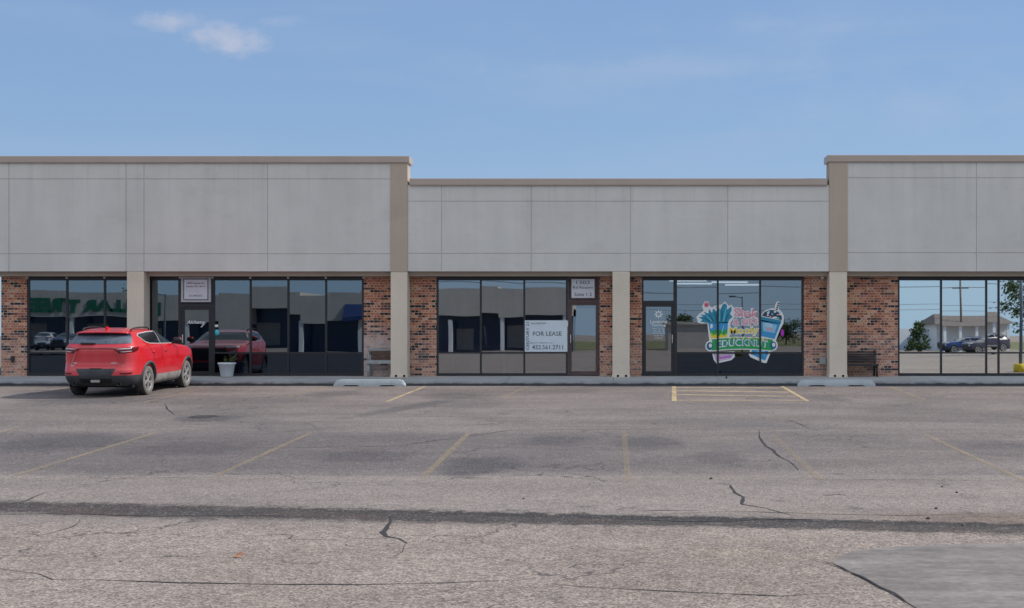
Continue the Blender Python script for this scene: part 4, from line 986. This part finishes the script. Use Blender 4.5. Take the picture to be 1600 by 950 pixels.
mb.add(vs, [(i * 5 + k, i * 5 + 5 + k, i * 5 + 5 + (k + 1) % 5, i * 5 + (k + 1) % 5) for i in range(NX) for k in range(5)] + [(0, 1, 2, 3, 4), tuple(NX * 5 + k for k in (4, 3, 2, 1, 0))], 0, True)
sp = mb.build('spoiler', M['red'], CAR)
mb = MB(); mb.bbox(-.14, .14, -.712, -.70, 1.612, 1.626, .003); mb.build('brake_light', M['lens'], sp)
mb = MB(); mb.add([(0.02, -.30, 1.70), (-.02, -.30, 1.70), (0, -.33, 1.775), (0, -.27, 1.77), (.022, -.08, 1.715), (-.022, -.08, 1.715)], [(0, 1, 2), (0, 2, 3, 4), (1, 5, 3, 2), (3, 5, 4)], 0, False); mb.build('antenna', M['red'], CAR)
for x, z, w in ((.43, .865, .07), (-.56, .865, .05), (-.60, .80, .04)):
    mb = MB(); y = end_s(x, z); mb.bbox(x - w, x + w, y - .012, y + .01, z - .014, z + .014, .003); mb.build('badge', M['chrome'], CAR)
mb = MB(); mb.box(-.80, .80, -.7, 3.5, .24, .42); mb.build('underbody', M['wellblack'], CAR)
def wheel():
    w = empty('wheel'); w.parent = CAR
    mb = MB(); mb.lathe([(.255, -.09), (.262, -.115), (.30, -.122), (.345, -.118), (.368, -.10), (.378, -.075), (.378, .075), (.368, .10)], 48, 'x'); mb.lathe([(.368, .10), (.352, .116), (.318, .124), (.285, .122), (.262, .112), (.255, .09)], 48, 'x', mi=1)
    mb.build('tyre', [M['tyre'], M['tyreside']], w)
    mb = MB(); mb.lathe([(.258, -.08), (.262, .10), (.255, .112), (.242, .108), (.236, .085), (.225, -.05)], 48, 'x')
    for k in range(5):
        a = 2 * math.pi * k / 5 + .3
        for da in (-.16, .16):
            c, s = math.cos(a + da * .6), math.sin(a + da * .6); c2, s2 = math.cos(a + da), math.sin(a + da); u = (-s, c)
            p0, p1 = (.045 * c, .045 * s), (.245 * c2, .245 * s2); t0, t1 = .017, .019
            vs = []
            for (py, pz), t_w in ((p0, t0), (p1, t1)):
                for e, xx in ((-1, .072), (1, .072), (.7, .100), (-.7, .100)): vs.append((xx, py + u[0] * e * t_w, pz + u[1] * e * t_w))
            mb.add(vs, [(0, 1, 5, 4), (1, 2, 6, 5), (2, 3, 7, 6), (3, 0, 4, 7), (4, 5, 6, 7), (3, 2, 1, 0)])
    mb.lathe([(.0, .104), (.03, .104), (.055, .096), (.06, .07)], 20, 'x'); mb.build('rim', M['alloy'], w)
    mb = MB(); mb.lathe([(.0, .02), (.24, .02), (.24, .0), (0, 0)], 32, 'x'); mb.build('brake_disc', M['disc'], w)
    return w
w0 = wheel(); first = True
for s in (0, WB):
    for sd in (1, -1):
        if first: w = w0; first = False
        else:
            w = w0.copy(); COL.objects.link(w)
            for ch in w0.children:
                c = ch.copy(); COL.objects.link(c); c.parent = w
        w.location = (sd * .845, s, TR); w.rotation_euler = (random.uniform(0, 1), 0, 0 if sd > 0 else math.pi)
yr = -5.42; CAR.location = (-12.89, yr, ground_z(yr) - .004)
CAR.rotation_euler = (math.atan(.0302), 0, R(-2.4))
CAR.scale = (1.01, 1.0, 1.0)

# ------------------------------------------------------------------ across the street, seen in the shop windows
GZ = ground_z(-60)
VD = lambda d: GY - (d - (GY - CAMY))             # world Y of a thing mirrored at depth d
def rx(px, d): return (px - CX) * d / F
def rz(py, d): return CAMZ - (py - HY) * d / F
D0 = 150.0; RY = VD(D0)
OB = empty('shop_building', (0, RY, GZ)); tag(OB, 'long cream shop building across the lot, mirrored in the windows', 'building')
mb = MB()
for a, b, top, bot in [(-60, 338, 459, 498), (338, 392, 456, 512), (392, 470, 452, 486), (470, 560, 458, 500), (560, 650, 454, 492), (650, 780, 450, 490), (780, 895, 453, 496)]:
    x0, x1 = rx(a, D0), rx(b, D0); mb.box(x0, x1, -14, 0, rz(bot, D0) - GZ, rz(top, D0) - GZ)
mb.box(rx(-60, D0), rx(895, D0), -14, -3, 0, 4.4, 1); mb.build('wall', [M['cream'], M['storeglass']], OB)
for p in (-55, 20, 110, 200, 290, 380, 470, 560, 640, 700, 785, 885):
    mb = MB(); x = rx(p, D0); mb.box(x - .2, x + .2, -.6, -.15, 0, 3.6); mb.build('column', M['white_wall'], OB)
mb = MB(); put_text(mb, 'DOLLAR TREE', (rx(50, D0) + rx(252, D0)) / 2, .12, rz(481, D0) - GZ, rx(252, D0) - rx(50, D0), 1.42, 0, .065, face=1); mb.build('sign_lettering', M['signgreen'], OB, False)
mb = MB(); x0, x1 = rx(536, D0), rx(575, D0); mb.add([(x0, .02, 4.9), (x1, .02, 4.9), (x1, 1.3, 3.6), (x0, 1.3, 3.6), (x1, .02, 3.3), (x0, .02, 3.3), (x1, 1.3, 3.2), (x0, 1.3, 3.2)], [(0, 1, 2, 3), (3, 2, 6, 7), (0, 3, 7, 5), (1, 4, 6, 2)]); mb.build('awning', M['navy_cloth'], OB)
mb = MB()
for a, b in ((30, 60), (120, 150), (205, 240), (392, 430), (600, 640), (705, 735), (790, 830)):
    mb.box(rx(a, D0), rx(b, D0), -2.99, -2.9, .3, 2.7)
mb.build('pale_shop_window', M['in_wall'], OB)  # paler panels set in front of the dark shop glass
D1 = 158.0; HYY = VD(D1)
H = empty('house', (rx(1520, D1), HYY, GZ)); tag(H, 'white house with porch columns across the street, seen mirrored', 'house')
mb = MB(); mb.box(-3.5, 4, -9, -1.6, 0, 2.9); mb.build('wall', M['white_wall'], H)
mb = MB(); mb.add([(-4, 0, 2.9), (4.6, 0, 2.9), (4.6, -10, 2.9), (-4, -10, 2.9), (-3, -5, 4.1), (3.6, -5, 4.1)], [(0, 1, 5, 4), (1, 2, 5), (2, 3, 4, 5), (3, 0, 4), (3, 2, 1, 0)]); mb.build('roof', M['shingle'], H)
for x in (-3.2, -1.4, .4, 2.2, 3.8):
    mb = MB(); mb.box(x - .15, x + .15, -.5, -.2, 0, 2.9); mb.build('column', M['white_wall'], H)
mb = MB(); mb.box(rx(1408, D1), rx(1496, D1), HYY - 6, HYY - 5.8, GZ, GZ + 2.4); tag(mb.build('fence', M['white_wall']), 'white board fence beside the mirrored house', 'fence')
mb = MB(); x0, x1 = rx(1040, D1), rx(1130, D1); mb.box(x0, x1, HYY - 8, HYY, GZ, GZ + 2.7); mb.box(x0 - .3, x1 + .3, HYY - 8.3, HYY + .3, GZ + 2.7, GZ + 3.0); tag(mb.build('shed', M['cream']), 'low beige shed across the street, mirrored beside the mural', 'shed')
def tree(px, d, h, r, label, conifer=False, crown_z=None):
    x, y = rx(px, d), VD(d); t = empty('tree', (x, y, GZ)); tag(t, label, 'tree'); rg = random.Random(int(px))
    mb = MB(); mb.tube([(0, 0, -.1), (.1, .05, h * .3), (.0, .1, h * .6), (.05, 0, h * .85)], [.02 * h + .05, .018 * h + .03, .05, .02], 8)
    if not conifer:
        for k in range(7):
            a = rg.uniform(0, 6.28); z0 = h * rg.uniform(.3, .6); mb.tube([(0, .05, z0), (r * .4 * math.cos(a), r * .4 * math.sin(a), z0 + h * .15), (r * .8 * math.cos(a), r * .8 * math.sin(a), z0 + h * .25)], [.08, .05, .02], 6)
    mb.build('trunk', M['bark'], t)
    mb = MB(); cl = []
    for k in range(40):
        if conifer: z = h * rg.uniform(.03, .98); rr = r * (1 - .8 * z / h); a = rg.uniform(0, 6.28); q = rr * math.sqrt(rg.random()); cl.append(Vector((q * math.cos(a), q * math.sin(a), z)))
        else:
            d_ = Vector((rg.gauss(0, 1), rg.gauss(0, 1), rg.gauss(0, 1))).normalized() * rg.random() ** .4; cl.append(Vector((d_.x * r, d_.y * r, h * .62 + d_.z * h * .36)))
    for c in cl:
        cr = r * rg.uniform(.18, .34)
        for j in range(60):
            p = c + Vector((rg.gauss(0, 1), rg.gauss(0, 1), rg.gauss(0, 1))) * cr * .5; n_ = Vector((rg.gauss(0, 1), rg.gauss(0, 1), rg.gauss(0, 1))).normalized(); u = n_.orthogonal().normalized() * rg.uniform(.08, .17); w = n_.cross(u)
            mb.add([p - u, p + w * .6, p + u, p - w * .6], [(0, 1, 2, 3)])
    mb.build('crown', M['treeleaf'], t, False)
tree(1437, 150, 3.0, 1.3, 'dense rounded evergreen in front of the mirrored white fence', True)
tree(1604, 118, 7.4, 2.2, 'tall leafy tree mirrored at the right end of the windows')
tree(1066, 175, 4.6, 1.9, 'leafy tree behind the mirrored beige shed')
tree(210, 190, 7.6, 3.0, 'leafy tree behind the mirrored cream shop building')
tree(1230, 180, 3.2, 2.6, 'low broad tree mirrored at right edge of the mural window')
mb = MB(); x, y = rx(1502, 160), VD(160); mb.tube([(x, y, GZ - .2), (x - .25, y, GZ + 7.9)], [.15, .1], 8); mb.box(x - 1.1, x + .7, y - .05, y + .05, GZ + 7.0, GZ + 7.12)
for dz, dx in ((7.14, -1.0), (7.14, .6), (5.2, -.1), (4.6, -.1)):
    mb.tube([(x + dx - 60, y - 8, GZ + dz + 1), (x + dx - 30, y - 4, GZ + dz - .4), (x + dx, y, GZ + dz), (x + dx + 30, y + 2, GZ + dz - .5), (x + dx + 60, y + 4, GZ + dz + .4)], .018, 4)
tag(mb.build('power_pole', M['polewood']), 'wooden power pole with wires above the mirrored white house', 'power pole')
def lamp_post(px, d, h, label, base=True):
    x, y = rx(px, d), VD(d); gz = ground_z(y); t = empty('lamp_post', (x, y, gz)); tag(t, label, 'lamp post')
    mb = MB(); mb.tube([(0, 0, .2), (0, 0, h)], [.09, .06], 10); mb.tube([(0, 0, h - .1), (-.7, 0, h)], .035, 8); mb.build('pole', M['galv'], t)
    mb = MB(); mb.bbox(-1.15, -.55, -.15, .15, h - .06, h + .08, .02); mb.build('lamp_head', M['galv'], t)
    if base: mb = MB(); mb.lathe([(0, 0), (.36, 0), (.36, .40), (.33, .44), (0, .44)], 24); mb.build('base', M['yellow'], t)
lamp_post(1594, 76, 6.5, 'dark lamp post on a yellow base, mirrored at the right end'); lamp_post(1157, 120, 5.2, 'lamp post mirrored above the mural'); lamp_post(258, 110, 5.0, 'lamp post mirrored beside the dark glass door')
# cars parked in front of the far shops: same build, other paint
def repaint(mesh, paint):
    me = mesh.copy()
    for i, m in enumerate(me.materials):
        if m == M['red']: me.materials[i] = paint
    return me
MC = {'white': plain('white_car_paint', (.62, .64, .66), .3, .04), 'blue': plain('blue_car_paint', (.03, .06, .16), .3, .04), 'grey': plain('grey_car_paint', (.05, .045, .065), .3, .04)}
for px, d, paint, rot, label in [(74, 142, 'white', 180, 'white SUV parked by the far shops, mirrored behind the red car'), (118, 141, 'blue', 0, 'dark blue SUV beside the white one, mirrored'), (395, 141, 'grey', 0, 'grey SUV mirrored in the glazing behind the flower pot'),
                                 (1524, 150, 'blue', 80, 'dark blue SUV parked in front of the mirrored white house'), (1558, 147, 'grey', 72, 'dark grey SUV parked beside the mirrored tree')]:
    r = empty('parked_car', (rx(px, d), VD(d), ground_z(VD(d))), (0, 0, R(rot))); tag(r, label, 'car', 'cars parked across the lot')
    for ch in CAR.children:
        c = ch.copy(); COL.objects.link(c); c.parent = r
        if paint != 'red' and ch.type == 'MESH' and M['red'] in list(ch.data.materials): c.data = repaint(ch.data, MC[paint])
        for g in ch.children:
            e = g.copy(); COL.objects.link(e); e.parent = c
            if paint != 'red' and M['red'] in list(g.data.materials): e.data = repaint(g.data, MC[paint])

# ------------------------------------------------------------------ light
AZ, EL = R(72.7), R(42.0)
sd_ = Vector((math.sin(AZ) * math.cos(EL), math.cos(AZ) * math.cos(EL), math.sin(EL)))
L = bpy.data.lights.new('sun', 'SUN'); L.energy = 3.2; L.angle = R(.53); L.color = (1.0, .93, .84)
so = bpy.data.objects.new('sun', L); COL.objects.link(so); so.rotation_euler = sd_.to_track_quat('Z', 'Y').to_euler(); so.location = (30, 20, 30)
w = bpy.data.worlds.new('World'); scene.world = w; w.use_nodes = True; nt = w.node_tree; nt.nodes.clear()
T = NT.__new__(NT); T.t = nt; T.m = None; T.out = nt.nodes.new('ShaderNodeOutputWorld')
sky = T.n('TexSky', {'sky_type': 'NISHITA', 'sun_disc': False, 'sun_elevation': EL, 'sun_rotation': AZ, 'altitude': 300.0, 'air_density': 1.0, 'dust_density': .6, 'ozone_density': 2.2})
dirv = T.n('VectorMath', {'operation': 'NORMALIZE'}, _0=T.n('TexCoord').outputs['Generated']).outputs[0]
skyc = T.mix(.78, sky.outputs[0], (1.60, 2.64, 4.45))
dx_, dy_, dz_ = T.sep(dirv)
skyc = T.mix(1.0, skyc, T.mix(T.ramp(dz_, .05, .24), (1.10, 1.07, 1.02), (.97, .98, 1.0)), 'MULTIPLY')
skyc = T.mix(T.math('MULTIPLY', T.ramp(dy_, -.1, -.6), T.ramp(dz_, .16, .02, 0, .75)), skyc, (2.9, 4.0, 5.0))
fill_bank = T.math('MULTIPLY', T.ramp(dy_, -.05, -.45), T.ramp(dz_, .10, .34))  # bright cloud added out of view to fill the shaded shopfronts
fill_bank = T.math('MULTIPLY', fill_bank, T.ramp(T.noise(T.mapv(dirv, (1, 1, 2)), 2.2, 6, .6), .30, .58, .35, 1.0))
skyc = T.mix(fill_bank, skyc, (7.5, 7.55, 7.6))
def puff(px, py, wx, wz, amt, soft=1.1):
    c = Vector(((px - CX) / F, 1, (HY - py) / F)).normalized()
    q = T.n('VectorMath', {'operation': 'SUBTRACT'}, _0=dirv, _1=tuple(c)).outputs[0]
    q = T.mapv(q, (F / wx, F / wx * .5, F / wz))
    ln = T.n('VectorMath', {'operation': 'LENGTH'}, _0=q).outputs['Value']
    nz = T.math('ADD', T.math('MULTIPLY', T.math('SUBTRACT', T.noise(T.mapv(dirv, (1, 1, 2)), 26, 7, .6), .5), 2.3), T.math('MULTIPLY', T.math('SUBTRACT', T.noise(dirv, 90, 5, .6), .5), .9))
    return T.math('MULTIPLY', T.ramp(T.math('ADD', ln, nz), 1.1, 1.1 - soft), amt)
cm = T.math('MAXIMUM', T.math('MAXIMUM', puff(268, 30, 46, 20, .62), puff(358, 62, 62, 30, .72)), puff(430, 32, 40, 12, .22))
cm2 = T.math('MAXIMUM', T.math('MAXIMUM', puff(1080, 105, 460, 40, .34, 1.8), puff(1420, 165, 330, 60, .34, 1.8)), puff(1300, 40, 380, 26, .26, 1.8))
cir = T.ramp(T.noise(T.mapv(dirv, (1.6, 1.6, 9), (0, 0, 0), (0, R(-9), 0)), 2.6, 6, .55, .6), .46, .72, 0, .30)
skyc = T.mix(cir, skyc, (2.6, 3.4, 4.9))
skyc = T.mix(cm2, skyc, (3.0, 3.7, 4.9))
skyc = T.mix(cm, skyc, (3.9, 4.1, 4.9))
bg = T.n('Background', None, Color=skyc, Strength=.12); nt.links.new(bg.outputs[0], T.out.inputs[0])

# ------------------------------------------------------------------ camera and output
cam = bpy.data.cameras.new('camera'); co = bpy.data.objects.new('camera', cam); COL.objects.link(co)
co.location = (0, CAMY, CAMZ); co.rotation_euler = (R(90), 0, 0)
cam.sensor_width = 36; cam.lens = F / 1600 * 36; cam.shift_x = (800 - CX) / 1600; cam.shift_y = (HY - 475) / 1600; cam.clip_end = 3000; cam.clip_start = .1
scene.camera = co
vs_ = scene.view_settings; vs_.view_transform = 'Standard'; vs_.look = 'None'; vs_.exposure = 0.22; vs_.gamma = 1.0; vs_.use_curve_mapping = False
scene.cycles.use_denoising = True; scene.cycles.max_bounces = 8; scene.cycles.transparent_max_bounces = 12; scene.cycles.sample_clamp_indirect = 4
scene.render.film_transparent = False
